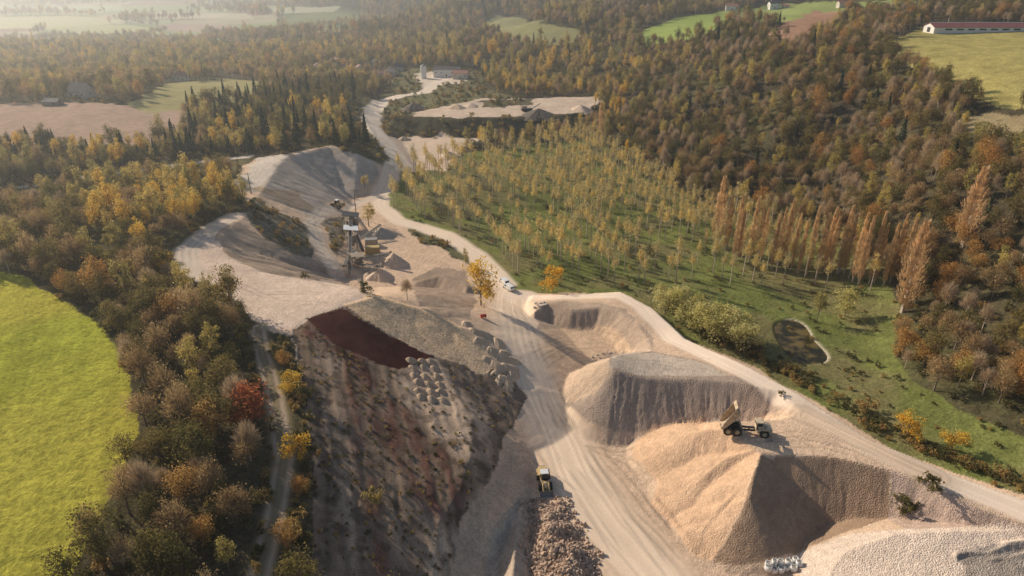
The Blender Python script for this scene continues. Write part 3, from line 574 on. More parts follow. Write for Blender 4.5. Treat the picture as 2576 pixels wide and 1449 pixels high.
M_h1=simple('heap_sand_tan',(.62,.46,.33),.95,0,.15,1.5); M_h2=simple('heap_gravel_grey',(.44,.37,.30),.95,0,.15,2); M_h3=simple('heap_gravel_pale',(.54,.39,.26),.95,0,.25,3.5); M_h4=simple('heap_dark',(.13,.10,.075),.95,0,.2,2); M_h5=simple('heap_shaded_soil',(.46,.33,.225),.95,0,.2,2)
def heap(px,py,r,h,mat,label,seed,sink=.3,name='sand_heap',cat='heap',group=None,sx=1,rot=0,lump=.05,flat=.12):
    o=bpy.data.objects.new(name,heap_mesh(name,r,h,mat,seed,flat,lump)); COL.objects.link(o); p=H(px,py); o.location=(p[0],p[1],p[2]-sink); o.scale=(sx,1,1); o.rotation_euler=(0,0,rot); tag(o,label,cat,group); return o
heap(992,664,6.2,4.4,M_h1,'larger sand cone under the conveyor right of the plant',1)
heap(957,698,5.6,3.6,M_h1,'front sand cone below the plant',2)
heap(960,592,6.5,3.6,M_h2,'grey gravel cone behind the containers',3,name='gravel_heap')
heap(930,690,3.4,1.6,M_h1,'low sand heap left of the front sand cone',4)
heap(1040,275,13,5,M_h4,'dark soil mound at the left end of the upper pit',5,name='soil_heap')
heap(1150,272,9,3,M_h3,'pale heap in the upper pit beside the dark mound',6,name='gravel_heap')
heap(1185,268,8,2.6,M_h1,'tan heap in the middle of the upper pit',7)
heap(1355,290,12,4.5,M_h4,'dark heap on the bank of the upper pit',8,name='soil_heap')
heap(1460,275,9,3,M_h1,'tan heap at the right end of the upper pit',9)
heap(1130,395,8,3.2,M_h1,'sand heap at the right side of the northern clearing',10)
heap(1015,352,6,2.4,M_h3,'small heap beside the bend of the northern road',12,name='gravel_heap')
for i,(px,py,r,h) in enumerate([(1190,832,2.8,1.1),(1218,843,2.4,1.0),(1246,858,2.6,1.1),(1232,878,2.3,1.0),(1260,890,2.7,1.1),(1240,912,2.4,1.0),(1268,921,2.5,1.1),(1284,940,2.2,.9),(1258,950,2.4,1.0),(1200,854,2.2,.9),(1168,816,2.5,1.0),(1281,902,2.2,.9),(1246,936,2.0,.8),(1274,962,2.2,.9),(1222,900,2.0,.8)]):
    heap(px,py,r,h,M_h3,'tipped load of brown gravel in the row at the foot of the long ridge',20+i,.25,'gravel_heap','heap','tipped loads at the foot of the long pebbly ridge',1.3,i*1.1,.12,.2)
k=0
for a in range(6):
    for b in range(3):
        k+=1; heap(1030+b*27+a*6+random.uniform(-3,3),905+a*19+b*3+random.uniform(-3,3),1.55,1.0,M_h5,'small tipped gravel mound in the cluster below the dark red heap',40+k,.1,'gravel_heap','heap','small tipped mounds on the shaded spoil slope',1.35,2.6+random.uniform(-.3,.3),.06,.1)
phi=(1+5**.5)/2
IV=np.array([(-1,phi,0),(1,phi,0),(-1,-phi,0),(1,-phi,0),(0,-1,phi),(0,1,phi),(0,-1,-phi),(0,1,-phi),(phi,0,-1),(phi,0,1),(-phi,0,-1),(-phi,0,1)])/1.9
IF=np.array([(0,11,5),(0,5,1),(0,1,7),(0,7,10),(0,10,11),(1,5,9),(5,11,4),(11,10,2),(10,7,6),(7,1,8),(3,9,4),(3,4,2),(3,2,6),(3,6,8),(3,8,9),(4,9,5),(2,4,11),(6,2,10),(8,6,7),(9,8,1)])
def rocks(name,pts,mat,smin,smax,label,cat,kind=None,group=None):
    V=[];Fc=[]
    for i,(x,y,z) in enumerate(pts):
        s=smin+(smax-smin)*random.random()**3; A=np.array(Euler((random.uniform(0,6),random.uniform(0,6),random.uniform(0,6))).to_matrix())
        v=(IV*rng.uniform(.7,1.25,(12,1))*np.array([1.3,.9,.7])*s)@A.T+np.array([x,y,z]); V.append(v); Fc.append(IF+12*i)
    me=np_mesh(name,np.concatenate(V),np.concatenate(Fc),3,False); me.materials.append(mat); o=bpy.data.objects.new(name,me); COL.objects.link(o); tag(o,label,cat,group,kind); return o
rp=[G(*q) for q in [(1325,1285,0),(1350,1262,0),(1385,1275,0),(1412,1255,0),(1432,1280,0),(1428,1310,0),(1462,1330,0),(1455,1365,0),(1500,1395,0),(1488,1430,0),(1515,1500,0),(1335,1500,0),(1345,1440,0),(1322,1400,0),(1338,1340,0)]]
xs=[p[0] for p in rp];yy=[p[1] for p in rp]; RN=30000
qx=rng.uniform(min(xs)-1.5,max(xs)+1.5,RN); qy=rng.uniform(min(yy),max(yy)+1,RN); qd,_,_=seg([p[:2]+(0,) for p in rp],True,0,qx,qy); qi=inside(rp,qx,qy)
qh=np.minimum(qd*.6,2.0)*(.25+1.3*fbm(qx*.3,qy*.3,2,3))*rng.uniform(.85,1,RN); qz=zat(qx,qy)
sel=qi|((qd<1.3)&(rng.uniform(size=RN)<.12)); qz=np.where(qi,qz+qh,qz+.05)
pts=list(zip(qx[sel][:7000],qy[sel][:7000],qz[sel][:7000]))
rocks('broken_rock_heap',pts,M_rock,.12,.6,'heap of rough broken rock at the bottom centre beside the pale sand ridge','rock heap')
def blocks(lst,label,group,s=.7):
    for i,(px,py) in enumerate(lst):
        p=H(px,py); b=MB().box((0,0,.4),(1.1,.8,.8),(0,0,0),(.92,.92)).build('stone_block',M_conc,None,.08); b.location=p; b.rotation_euler=(0,0,i*.7); b.scale=(s*random.uniform(.7,1.2),s,s*random.uniform(.6,1)); tag(b,label,'block',group)
blocks([(1345,775),(1352,768),(1360,764),(1368,762),(1358,772),(1348,764),(1372,768),(1364,770)],'pale stone block by the corner of the curved sand bank','pale blocks by the curved sand bank',.85)
blocks([(1490,898),(1502,893),(1516,889),(1534,887),(1508,900)],'pale stone block at the crest of the grey sand stockpile','pale blocks above the grey sand stockpile',.5)
def bag(loc,rz,label,group,s):
    t=empty('bulk_bag',loc,rz,label,'bag',group); t.scale=(s,s,s)
    V=[];Fc=[];n=16
    prof=[(.38,0),(.50,.06),(.54,.35),(.56,.6),(.52,.9),(.46,1.0),(.40,.95),(.36,.86)]
    for r,z in prof:
        for j in range(n):
            a=2*math.pi*j/n; sq=1/max(abs(math.cos(a)),abs(math.sin(a))); k=r*(.55+.45*min(sq,1.3)); V.append((k*math.cos(a),k*math.sin(a),z))
    for i in range(len(prof)-1):
        for j in range(n): a=i*n+j;b=i*n+(j+1)%n;Fc.append((a,b,b+n,a+n))
    Fc.append(tuple(range(n-1,-1,-1))); 
    m=MB(); m.add(V,Fc); m.build('bag_body',M_bag,t,0,None,True)
    f=MB(); f.cyl((0,0,.8),(0,0,.9),.42,.3,12); f.build('filling',M_bagin,t)
    for sx in (-1,1):
        for sy in (-1,1):
            l=MB(); l.cyl((sx*.4,sy*.4,.9),(sx*.3,sy*.3,1.25),.03,.03,5); l.cyl((sx*.3,sy*.3,1.25),(sx*.15,sy*.4,.95),.03,.03,5); l.build('lifting_loop',M_bag,t)
bagl=[(1932,1422),(1948,1420),(1965,1419),(1982,1418),(1998,1416),(2012,1421),(1930,1437),(1946,1437),(1963,1437),(1980,1436),(1997,1434)]
for i,(px,py) in enumerate(bagl): bag(H(px+random.uniform(-3,3),py+random.uniform(-3,3)),random.uniform(-.5,.5),'white bulk bag in the double row below the orange stockpile','white bulk bags in a double row',random.uniform(.92,1.08))
def pole(px,py,h,label):
    t=empty('utility_pole',H(px,py),.4,label,'pole'); MB().cyl((0,0,-.5),(0,0,h),.22,.14,8).build('pole',M_wood,t); m=MB(); m.box((0,0,h-.5),(2.0,.12,.14)); m.build('crossarm',M_wood,t)
    for x in (-.8,0,.8): MB().cyl((x,0,h-.42),(x,0,h-.15),.06,.05,6).build('insulator',M_dark,t)
pole(897,548,12,'tall wooden pole behind the crusher tower'); pole(632,487,8,'wooden pole on the bank at the left of the far slope')
t=empty('screening_machine',H(1325,280),.3,'dark mobile screening machine in the upper pit','machine'); MB().box((0,0,1.2),(7,2.4,1.2)).build('body',M_dark,t,.05); MB().box((-2,0,2.8),(3,2.8,1.4),(0,0,0),(1.3,1.2)).build('hopper',M_rust,t); MB().box((6,0,2.7),(7,1,.25),(0,-.5,0)).build('conveyor_arm',M_dark,t)
for s in (-1,1): MB().box((0,s*1.1,.45),(4.6,.5,.8)).build('crawler_track',M_tyre,t,.1)
# ---------------------------------------------------------------- buildings
CLEAR=[]
def house(loc,rz,l,w,h,rh,wall,roof,label,group=None,name='house',nwin=3,cat='house',chim=True):
    CLEAR.append((loc[0],loc[1],max(l,w)*.6+3))
    t=empty(name,loc,rz,label,cat,group)
    b=MB(); b.prism([(-w/2,-2.5),(w/2,-2.5),(w/2,h),(0,h+rh),(-w/2,h)],-l/2,l/2); wl=b.build('wall',wall,t)
    r=MB(); a=math.atan2(rh,w/2); L=math.hypot(rh,w/2)+.5
    for s in (-1,1): r.box((s*(w/4+.15),0,h+rh/2+.06),(L,l+.8,.18),(0,s*a,0))
    ro=r.build('roof',roof,t)
    if chim: MB().box((w*.18,l*.25,h+rh+.1),(.6,.6,1.6)).build('chimney',wall,ro)
    for s in (-1,1):
        for k in range(nwin):
            y=(k+.5)/nwin*l-l/2
            if s==-1 and k==nwin//2: d=MB().box((s*(w/2+.02),y,1.05),(.06,1.1,2.1)).build('door',M_wood,t); continue
            MB().box((s*(w/2+.02),y,h*.6),(.06,.9,1.2)).build('window',M_glass,t)
        MB().box((0,s*(l/2+.02),h*.65),(.9,.06,1.2)).build('window',M_glass,t)
    return t
house(H(208,243),R(75),12.5,8.5,3.4,4.4,M_wall,M_roofd,'dark roofed farmhouse on the left hill behind the ploughed field')
house(H(135,264),R(85),9,6,2.2,1.5,M_wood,M_roofd,'low wooden shed beside the ploughed field at left',None,'shed',2,'shed',False)
house(H(1840,26),R(80),13,8,4.5,2.2,M_wallw,M_roof,'white house with red roof at the top, left of the three hill houses')
house(H(1945,22),R(95),11,8,5.5,2.2,M_wallw,M_roofd,'tall white house with grey roof at the top, middle hill house')
house(H(2125,18),R(90),15,8,4,2.2,M_wall,M_roof,'long pale house at the top, right of the hill houses')
house(H(1975,20),R(60),7,5,2.6,1.4,M_wall,M_roof,'small outbuilding right of the tall white hill house',None,'shed',2,'shed',False)
B0=H(2352,86)
def barn():
    x0,y0=B0[0],B0[1]; l=95
    zt=float(np.max(zat(np.linspace(x0,x0+l*.8,30),np.full(30,y0-3))))
    zt=max(zt,B0[2])
    t=empty('barn',(x0+l/2,y0+8,zt-.6),R(90),'long low white barn with dark red roof on the hill pasture','barn')
    w=12;h=3.2;rh=2.1; b=MB(); b.prism([(-w/2,-6),(w/2,-6),(w/2,h),(0,h+rh),(-w/2,h)],-l/2,l/2); b.build('wall',M_wallw,t)
    a=math.atan2(rh,w/2);L=math.hypot(rh,w/2)+.6
    r=MB()
    for s in (-1,1): r.box((s*(w/4+.15),0,h+rh/2+.1),(L,l+1,.2),(0,s*a,0))
    r.build('roof',M_barnr,t)
    MB().box((0,0,h+rh+.2),(.7,l,.25)).build('ridge_vent',M_wallw,t)
    for k in range(12): MB().box((-w/2-.03,(k-5.5)*7,h*.62),(.08,4.2,.9)).build('window',M_dark,t)
    MB().box((0,l/2+.03,1.4),(3.4,.08,2.8)).build('door',M_dark,t)
    for q in range(0,96,12): CLEAR.append((x0+q,y0+8,14))
barn()
vill=[(905,180),(845,160),(985,190),(740,188),(665,192),(945,165),(800,175),(870,178),(1005,178),(600,190),(455,203),(700,175),(960,195)]
for i,(px,py) in enumerate(vill):
    wl,rf=((M_wallw,M_roof),(M_wall,M_roof),(M_wall,M_roofd))[i%3]
    house(H(px,py),random.uniform(0,3),random.uniform(9,13),7,4,2.2,wl,rf,('white house with tiled roof in the hazy village','cream house with tiled roof in the hazy village','cream house with dark roof in the hazy village')[i%3],'houses of the hazy village beyond the quarry')
house(H(1125,190),R(88),24,12,6,2,M_wallw,M_roofd,'long pale works building at the end of the northern road',None,'works_building',5,'building',False)
t=empty('concrete_silo',H(1066,197),0,'pale tower like silo left of the long works building','silo'); MB().cyl((0,0,-1),(0,0,11),2.6,2.6,16).build('silo_body',M_wallw,t); MB().cyl((0,0,11),(0,0,12.5),2.7,.5,16).build('silo_cap',M_steel,t)
house(H(1160,197),R(80),14,9,5,2,M_wall,M_roof,'small tiled works building right of the long one',None,'works_building',3,'building',False)
# ---------------------------------------------------------------- trees
def leaf_mat(name,a,b,var=.45,trans=.42,gain=1.15):
    m,nt=new_mat(name);N=nt.nodes;L=nt.links
    a=[min(.8,c*gain) for c in a]; b=[min(.8,c*gain) for c in b]
    o=N.new('ShaderNodeOutputMaterial');d=N.new('ShaderNodeBsdfDiffuse');t=N.new('ShaderNodeBsdfTranslucent');mx=N.new('ShaderNodeMixShader');mx.inputs[0].default_value=trans
    oi=N.new('ShaderNodeObjectInfo'); mc=N.new('ShaderNodeMix'); mc.data_type='RGBA'; mc.inputs[6].default_value=(*a,1); mc.inputs[7].default_value=(*b,1); L.new(oi.outputs['Random'],mc.inputs[0])
    tc=N.new('ShaderNodeTexCoord'); n=N.new('ShaderNodeTexNoise'); n.inputs['Scale'].default_value=.9; n.inputs['Detail'].default_value=4; L.new(tc.outputs['Object'],n.inputs['Vector'])
    r=N.new('ShaderNodeMapRange'); r.inputs[1].default_value=.3;r.inputs[2].default_value=.7;r.inputs[3].default_value=1-var;r.inputs[4].default_value=1+var; L.new(n.outputs['Fac'],r.inputs[0])
    s=N.new('ShaderNodeVectorMath');s.operation='SCALE';L.new(mc.outputs[2],s.inputs[0]);L.new(r.outputs[0],s.inputs['Scale'])
    L.new(s.outputs[0],d.inputs['Color']);L.new(s.outputs[0],t.inputs['Color']);L.new(d.outputs[0],mx.inputs[1]);L.new(t.outputs[0],mx.inputs[2]);L.new(mx.outputs[0],o.inputs[0]);return m
M_bark=simple('bark',(.20,.15,.11),.9,0,.3); M_barkp=simple('pale_bark',(.50,.40,.30),.9,0,.25)
def quads(c,out,size,bias,rg):
    n=len(c); nr=out*bias+rg.normal(size=(n,3)); nr/=np.linalg.norm(nr,axis=1)[:,None]+1e-9
    t=np.cross(nr,rg.normal(size=(n,3))); t/=np.linalg.norm(t,axis=1)[:,None]+1e-9; b=np.cross(nr,t); s=(size*rg.uniform(.5,1.4,n))[:,None]
    V=np.stack([c-t*s,c-b*s*.6,c+t*s,c+b*s*.6],1).reshape(-1,3); return V,np.arange(4*n).reshape(-1,4)
def sph(n,rg):
    d=rg.normal(size=(n,3)); return d/np.linalg.norm(d,axis=1)[:,None]
def crown_blob(rg,H_,cz,rx,rz,nb,n,size,br=(.38,.55)):
    cs=[];os=[]; sk=rg.uniform(.72,1.25,2)
    for i in range(nb):
        d=sph(1,rg)[0]*rg.uniform(.35,.95); c=np.array([d[0]*rx*sk[0],d[1]*rx*sk[1],cz+d[2]*rz]); k=rg.uniform(*br)*min(rx,rz)*rg.uniform(.5,1.05); m_=n//nb
        dd=sph(m_,rg); dd[:,2]=np.abs(dd[:,2])*np.where(rg.uniform(size=m_)<.75,1,-1); cs.append(c+dd*k*rg.uniform(.4,1.4,(m_,1))*np.array([1,1,1.1])); os.append(dd)
    return quads(np.concatenate(cs),np.concatenate(os),size,.9,rg)
def tubes(segs,n=5):
    m=MB()
    for p,q,a,b in segs: m.cyl(p,q,a,b,n)
    return m
def trunk_mb(rg,h,r,cz,spread,nl=7):
    s=[((0,0,-.6),(0,0,h*.45),r,r*.75),((0,0,h*.45),(rg.uniform(-.3,.3),rg.uniform(-.3,.3),h*.85),r*.75,r*.2)]
    for i in range(nl):
        a=rg.uniform(0,6.28);z=h*rg.uniform(.28,.6);e=(math.cos(a)*spread*rg.uniform(.6,1),math.sin(a)*spread*rg.uniform(.6,1),z+h*rg.uniform(.15,.35)); s.append(((0,0,z),e,r*.45,r*.1))
    return tubes(s)
def twigs(rg,n,R0,b,w,up=1.2):
    d=sph(n,rg); d[:,2]=np.abs(d[:,2])-.25; R0=np.array(R0); b=np.array(b); rr=rg.uniform(.3,.95,(n,1)); p=b+d*R0*rr; dr=d*R0+rg.normal(size=(n,3))*1.0+np.array([0,0,up]); dr/=np.linalg.norm(dr,axis=1)[:,None]
    t=np.cross(dr,rg.normal(size=(n,3))); t/=np.linalg.norm(t,axis=1)[:,None]; L=rg.uniform(.7,1.6,(n,1))
    return np.stack([p-t*w,p+t*w,p+dr*L+t*w*.3,p+dr*L-t*w*.3],1).reshape(-1,3),np.arange(4*n).reshape(-1,4)
SP={}
def add_species(key,leafm,barkm,fn,nvar,name):
    for v in range(nvar):
        rg=np.random.default_rng(sum(map(ord,key))*7+v*31)
        (V,Fc),tm,h=fn(rg)
        nper=Fc.shape[1]
        cm=np_mesh('crown',V,Fc,nper,False); cm.materials.append(leafm)
        tmm=bpy.data.meshes.new('trunk'); tmm.from_pydata(tm.v,[],tm.f); tmm.materials.append(barkm)
        jm=bpy.data.meshes.new('whole_tree'); jm.from_pydata(list(map(tuple,V))+tm.v,[],[list(map(int,f)) for f in Fc]+[[len(V)+i for i in f] for f in tm.f]); jm.materials.append(leafm); jm.materials.append(barkm)
        mi=np.zeros(len(Fc)+len(tm.f),np.int32); mi[len(Fc):]=1; jm.polygons.foreach_set('material_index',mi)
        SP.setdefault(key,[]).append((cm,tmm,jm,h,name))
def oak(rg): return crown_blob(rg,9,5.4,3.5,3.6,28,1900,.2),trunk_mb(rg,8.5,.24,5.6,2.8),9
def thin(rg):
    a,fa=crown_blob(rg,9,5.6,3.1,3.8,26,650,.18,(.35,.6)); b,fb=twigs(rg,600,(2.6,2.6,4.2),(0,0,4.8),.045); return (np.concatenate([a,b]),np.concatenate([fa,fb+len(a)])),trunk_mb(rg,9,.22,5.6,2.8,12),9
def small(rg): return crown_blob(rg,6,3.3,2.4,2.7,18,1400,.18),trunk_mb(rg,5.5,.15,3.6,1.8),6
def tallp(rg): return crown_blob(rg,13,7.8,2.5,5.1,28,1700,.21,(.36,.58)),trunk_mb(rg,12,.22,8,2.0),13
def plantn(rg):
    a,fa=crown_blob(rg,13,9.4,1.7,3.4,16,270,.2,(.35,.65)); b,fb=twigs(rg,160,(1.4,1.4,4.4),(0,0,7.8),.055,2.5)
    return (np.concatenate([a,b]),np.concatenate([fa,fb+len(a)])),tubes([((0,0,-.5),(0,0,6),.22,.17),((0,0,6),(.15,.1,12.8),.17,.05)]+[((0,0,z),(math.cos(q)*1.5,math.sin(q)*1.5,z+2.6),.08,.03) for z,q in ((6.6,1),(7.3,3),(8.4,5),(9.4,2.2),(5.8,4.1),(10,.3))],5),13
def lomb(rg):
    n=2400; z=rg.uniform(.06,1,n)**.85*22; r=1.15*np.sin(np.clip(z/22,0,1)**.75*math.pi*.93+.15)*rg.uniform(.2,1.15,n)*(1+.2*np.sin(z*1.7))+.1; q=rg.uniform(0,6.28,n)
    c=np.stack([r*np.cos(q),r*np.sin(q),z],1); w=.06; t=np.stack([-np.sin(q),np.cos(q),np.zeros(n)],1); dr=np.stack([np.cos(q)*.25,np.sin(q)*.25,np.ones(n)],1); L=rg.uniform(.4,1.1,(n,1))
    return (np.stack([c-t*w,c+t*w,c+dr*L+t*w*.4,c+dr*L-t*w*.4],1).reshape(-1,3),np.arange(4*n).reshape(-1,4)),tubes([((0,0,-.5),(0,0,21),.32,.05)]),22
def conif(rg):
    n=1600; z=1+rg.uniform(0,1,n)**1.5*10; r=(11.2-z)/10.2*2.6*rg.uniform(.55,1.1,n)*(.8+.2*np.sin(z*5)); a=rg.uniform(0,6.28,n)
    c=np.stack([r*np.cos(a),r*np.sin(a),z],1); o=np.stack([np.cos(a),np.sin(a),np.full(n,.5)],1); return quads(c,o,.26,1.2,rg),tubes([((0,0,-.5),(0,0,10),.2,.04)]),11
def bare(rg): return twigs(rg,950,(2.3,2.3,4.6),(0,0,4.6),.04,1.8),trunk_mb(rg,9.5,.2,5,2.4,16),9
def shrub(rg): return crown_blob(rg,2.4,1.1,1.5,1.1,9,520,.15),tubes([((0,0,-.4),(0,0,1.2),.08,.04)]),2.4
add_species('olive',leaf_mat('olive_leaves',(.125,.11,.038),(.26,.195,.07)),M_bark,oak,4,'oak_tree')
add_species('brown',leaf_mat('brown_leaves',(.29,.19,.09),(.43,.30,.15)),M_bark,thin,4,'oak_tree')
add_species('orange',leaf_mat('orange_leaves',(.42,.22,.07),(.47,.29,.10)),M_bark,oak,2,'autumn_tree')
add_species('rust',leaf_mat('rust_leaves',(.38,.12,.055),(.42,.16,.07)),M_bark,small,1,'autumn_tree')
add_species('yellow',leaf_mat('yellow_leaves',(.66,.42,.07),(.70,.50,.12),.3,.45,1.1),M_bark,tallp,2,'yellow_tree')
add_species('yelsmall',leaf_mat('golden_leaves',(.68,.42,.06),(.66,.46,.09),.35,.45,1.1),M_bark,small,2,'yellow_tree')
add_species('ygreen',leaf_mat('yellow_green_leaves',(.34,.29,.10),(.58,.44,.14)),M_bark,tallp,4,'alder_tree')
add_species('conif',leaf_mat('conifer_needles',(.045,.065,.035),(.075,.09,.045),.4,.15),M_bark,conif,2,'conifer_tree')
add_species('bare',leaf_mat('bare_twigs',(.38,.275,.17),(.50,.375,.24),.3,.3),M_barkp,bare,3,'bare_tree')
add_species('lomb',leaf_mat('columnar_leaves',(.58,.39,.21),(.70,.49,.25),.35,.4),M_barkp,lomb,2,'columnar_poplar')
add_species('plant',leaf_mat('plantation_leaves',(.50,.41,.20),(.68,.52,.19),.35,.45),M_barkp,plantn,4,'poplar_tree')
add_species('willow',leaf_mat('willow_leaves',(.50,.44,.15),(.56,.50,.23),.3,.45),M_bark,small,2,'willow_tree')
add_species('dshrub',leaf_mat('dark_shrub_leaves',(.10,.10,.035),(.17,.14,.06)),M_bark,shrub,2,'shrub')
add_species('yshrub',leaf_mat('yellow_shrub_leaves',(.40,.31,.11),(.46,.30,.12)),M_bark,shrub,2,'shrub')
PROTO=bpy.data.collections.new('tree_sources'); keys=[]
for k in sorted(SP):
    for v,(cm,tm,jm,h,nm) in enumerate(SP[k]):
        o=bpy.data.objects.new(k+'_source_'+'abcdef'[v],jm); PROTO.objects.link(o); keys.append((o.name,k,v))
keys.sort(); KI={(k,v):i for i,(n,k,v) in enumerate(keys)}
def put(k,v,x,y,z,sc,rz,label,group=None,sz=None):
    cm,tm,jm,h,nm=SP[k][v%len(SP[k])]
    r=bpy.data.objects.new(nm,None); COL.objects.link(r); r.location=(x,y,z); r.rotation_euler=(0,0,rz); r.scale=(sc*random.uniform(.92,1.08),sc*random.uniform(.92,1.08),sz or sc); r.empty_display_size=.5
    tag(r,label,'tree' if 'shrub' not in k else 'shrub',group)
    for n_,me in (('trunk',tm),('crown',cm)):
        o=bpy.data.objects.new(n_,me); COL.objects.link(o); o.parent=r
def put_px(k,px,py,h,label,group=None,v=0,sx=1.0):
    p=hit(px,py); s=h/SP[k][v%len(SP[k])][3]; put(k,v,p[0],p[1],p[2]-.1,s*sx,random.uniform(0,6),label,group,s)
put_px('yelsmall',1210,768,13.5,'bright yellow tree standing alone beside the haul road',None,0,.8)
put_px('yelsmall',1388,732,8.5,'small bright yellow tree at the near edge of the planted poplars')
put_px('plant',592,792,12,'thin yellow tree at the edge of the gravel platform',None,1,1.2)
put_px('yelsmall',425,708,8,'golden tree at the left corner of the gravel platform',None,0,1.1)
put_px('rust',630,1075,8.5,'rust red tree in the left belt beside the track',None,0,1.15)
put_px('yelsmall',750,1165,6,'small golden tree right of the farm track',None,1)
put_px('yelsmall',735,990,5,'small golden bush tree right of the upper farm track',None,0)
put_px('orange',722,1385,5.5,'small orange tree right of the track near the bottom',None,0,.8)
put_px('orange',718,930,4.5,'orange bush right of the track below the platform',None,1,.9)
put_px('orange',755,1250,4.5,'orange brown bush right of the track in the lower part',None,1,.8)
put_px('yshrub',943,1262,3.2,'yellowish shrub alone on the shaded spoil slope',None,0)
put_px('ygreen',928,570,10,'olive yellow tree behind the plant beside the tall pole',None,0,1.3)
put_px('ygreen',918,475,7,'small tree at the head of the far slope beside the haul road',None,1,1.1)
put_px('dshrub',768,704,2.4,'dark shrub on the platform edge above the grey slope'); put_px('dshrub',918,735,3.2,'dark shrub at the tip of the gravel platform',None,1)
put_px('dshrub',2335,1228,3.0,'round dark shrub, upper of the pair right of the orange stockpile',None,0,1.3); put_px('dshrub',2278,1285,3.4,'round dark shrub, lower of the pair right of the orange stockpile',None,1,1.2)
put_px('dshrub',1963,997,1.6,'small green shrub on the crest of the grey stockpile')
put_px('lomb',2270,785,28,'tall orange columnar poplar nearest at right',None,0,2.0); put_px('lomb',1800,620,26,'tall pale columnar poplar in the middle of the plantation',None,1,1.5); put_px('lomb',1508,358,22,'columnar poplar standing alone beyond the plantation',None,0,1.3)
put_px('lomb',1824,628,20,'second pale columnar poplar beside the tallest one in the plantation',None,0,1.2)
put_px('lomb',2420,620,24,'broad pale columnar poplar on the right hillside foot',None,1,2.4)
put_px('willow',2125,795,9,'pale green round willow above the pond',None,0,1.2); put_px('ygreen',2055,808,11,'slender olive tree left of the round willow',None,1,.9)
put_px('yelsmall',2278,1105,6.5,'yellow green bushy tree on the grass right of the perimeter road',None,0,1.1); put_px('yelsmall',2392,1132,5.5,'golden bushy tree near the lower right grass',None,1,1.1)
put_px('yshrub',2180,1035,3.5,'olive shrub on the verge above the yellow green bushy tree',None,0,1.3)
put_px('bare',1025,755,6.5,'thin bare tree in front of the furrowed spoil heap',None,0,.8); put_px('ygreen',1172,668,7,'slender tree beside the haul road above the yellow tree',None,2,.6)
put_px('bare',525,760,7,'thin bare sapling on the left edge of the platform',None,1,.6)
for i,(px,py,h) in enumerate([(1672,790,9),(1700,808,9.5),(1730,825,9),(1760,842,10),(1790,858,9.5),(1820,868,9),(1850,878,9.5),(1745,800,8),(1800,830,9),(1870,858,8),(1685,775,8.5),(1720,790,8.5),(1775,822,9),(1835,850,9),(1660,770,7.5),(1895,880,7)]):
    put_px('willow',px,py,h,'pale yellow willow in the clump beside the perimeter road','willows beside the perimeter road',i,1.05)
for i in range(23):
    px=1840+i*19+random.uniform(-6,6); py=655+ (i*3.0)+random.uniform(-12,12); put_px('lomb',px,py,random.uniform(18,24),'slim columnar poplar in the row behind the planted poplars','row of columnar poplars at the back of the plantation',i,random.uniform(.85,1.1))
# ---- forest scatter
def rid_at(x,y):
    i=np.clip(np.searchsorted(ys,y),0,NR-1); j=np.clip(np.round((x/(y+60)+1)/2*(NC-1)).astype(int),0,NC-1); return RID[i,j]
def jgrid(y0,y1,sp,k=.95):
    gy=np.arange(y0,y1,sp); gx=np.arange(-k*y1-60,k*y1+60,sp); a,b=np.meshgrid(gx,gy); a=a+rng.uniform(-.45,.45,a.shape)*sp; b=b+rng.uniform(-.45,.45,b.shape)*sp
    m=np.abs(a)<(b*k+55); return a[m],b[m]
XS=[];YS=[];SC=[]
for y0,y1,sp,sc in ((45,330,4.7,.84),(330,620,5.5,.88),(620,1000,7.2,1.0),(1000,1600,10.5,1.2),(1600,2900,17,1.75)):
    a,b=jgrid(y0,y1,sp); XS.append(a);YS.append(b);SC.append(np.full(a.shape,sc))
xs=np.concatenate(XS);yy=np.concatenate(YS);sc=np.concatenate(SC)
zz=zat(xs,yy); rid=rid_at(xs,yy); px,py=proj(xs,yy,zz)
keep=(rid==0)&(px>-500)&(px<3050)&(py<1650)
fv=(zz<-22)&(py<122)&(px<1000)
hedge=np.minimum(np.abs(((xs*.95+yy*.3)/240)%1-.0),1-((xs*.95+yy*.3)/240)%1)<.035
keep&=~(fv&~((fbm(xs/260,yy/180,3,7)>.60)|(hedge&(rng.uniform(size=xs.shape)<.6))))
for dx,dy in ((1.8,0),(-1.8,0),(0,1.8),(0,-3.5)):
    rr=rid_at(xs+dx,yy+dy); keep&=~np.isin(rr,[r_floor,r_road,r_far,r_fg])
for cx_,cy_,cr_ in CLEAR:
    keep&=~((np.abs(xs-cx_)<cr_)&(yy>cy_-cr_*1.0-(35 if cy_>400 else 22))&(yy<cy_+cr_))
keep&=~((px>1985)&(px<2110)&(py>780)&(py<930))
keep&=~((px<285)&(py>1150)&(py<1345))
tx=np.interp(py,[825,900,1000,1150,1300,1449,1560],[650,663,690,715,690,650,630])
keep&=~((py>820)&(px>tx-38)&(px<800)&(rng.uniform(size=xs.shape)<np.where(px<tx+30,.97,.72)))
keep&=~((fbm(xs*.05,yy*.05,2,191)<.35)&(yy<700)&(rng.uniform(size=xs.shape)<.7))
xs,yy,zz,sc,px,py=[q[keep] for q in (xs,yy,zz,sc,px,py)]
nz=fbm(xs*.02,yy*.02,3,15); nz2=fbm(xs*.035+50,yy*.035,3,19)
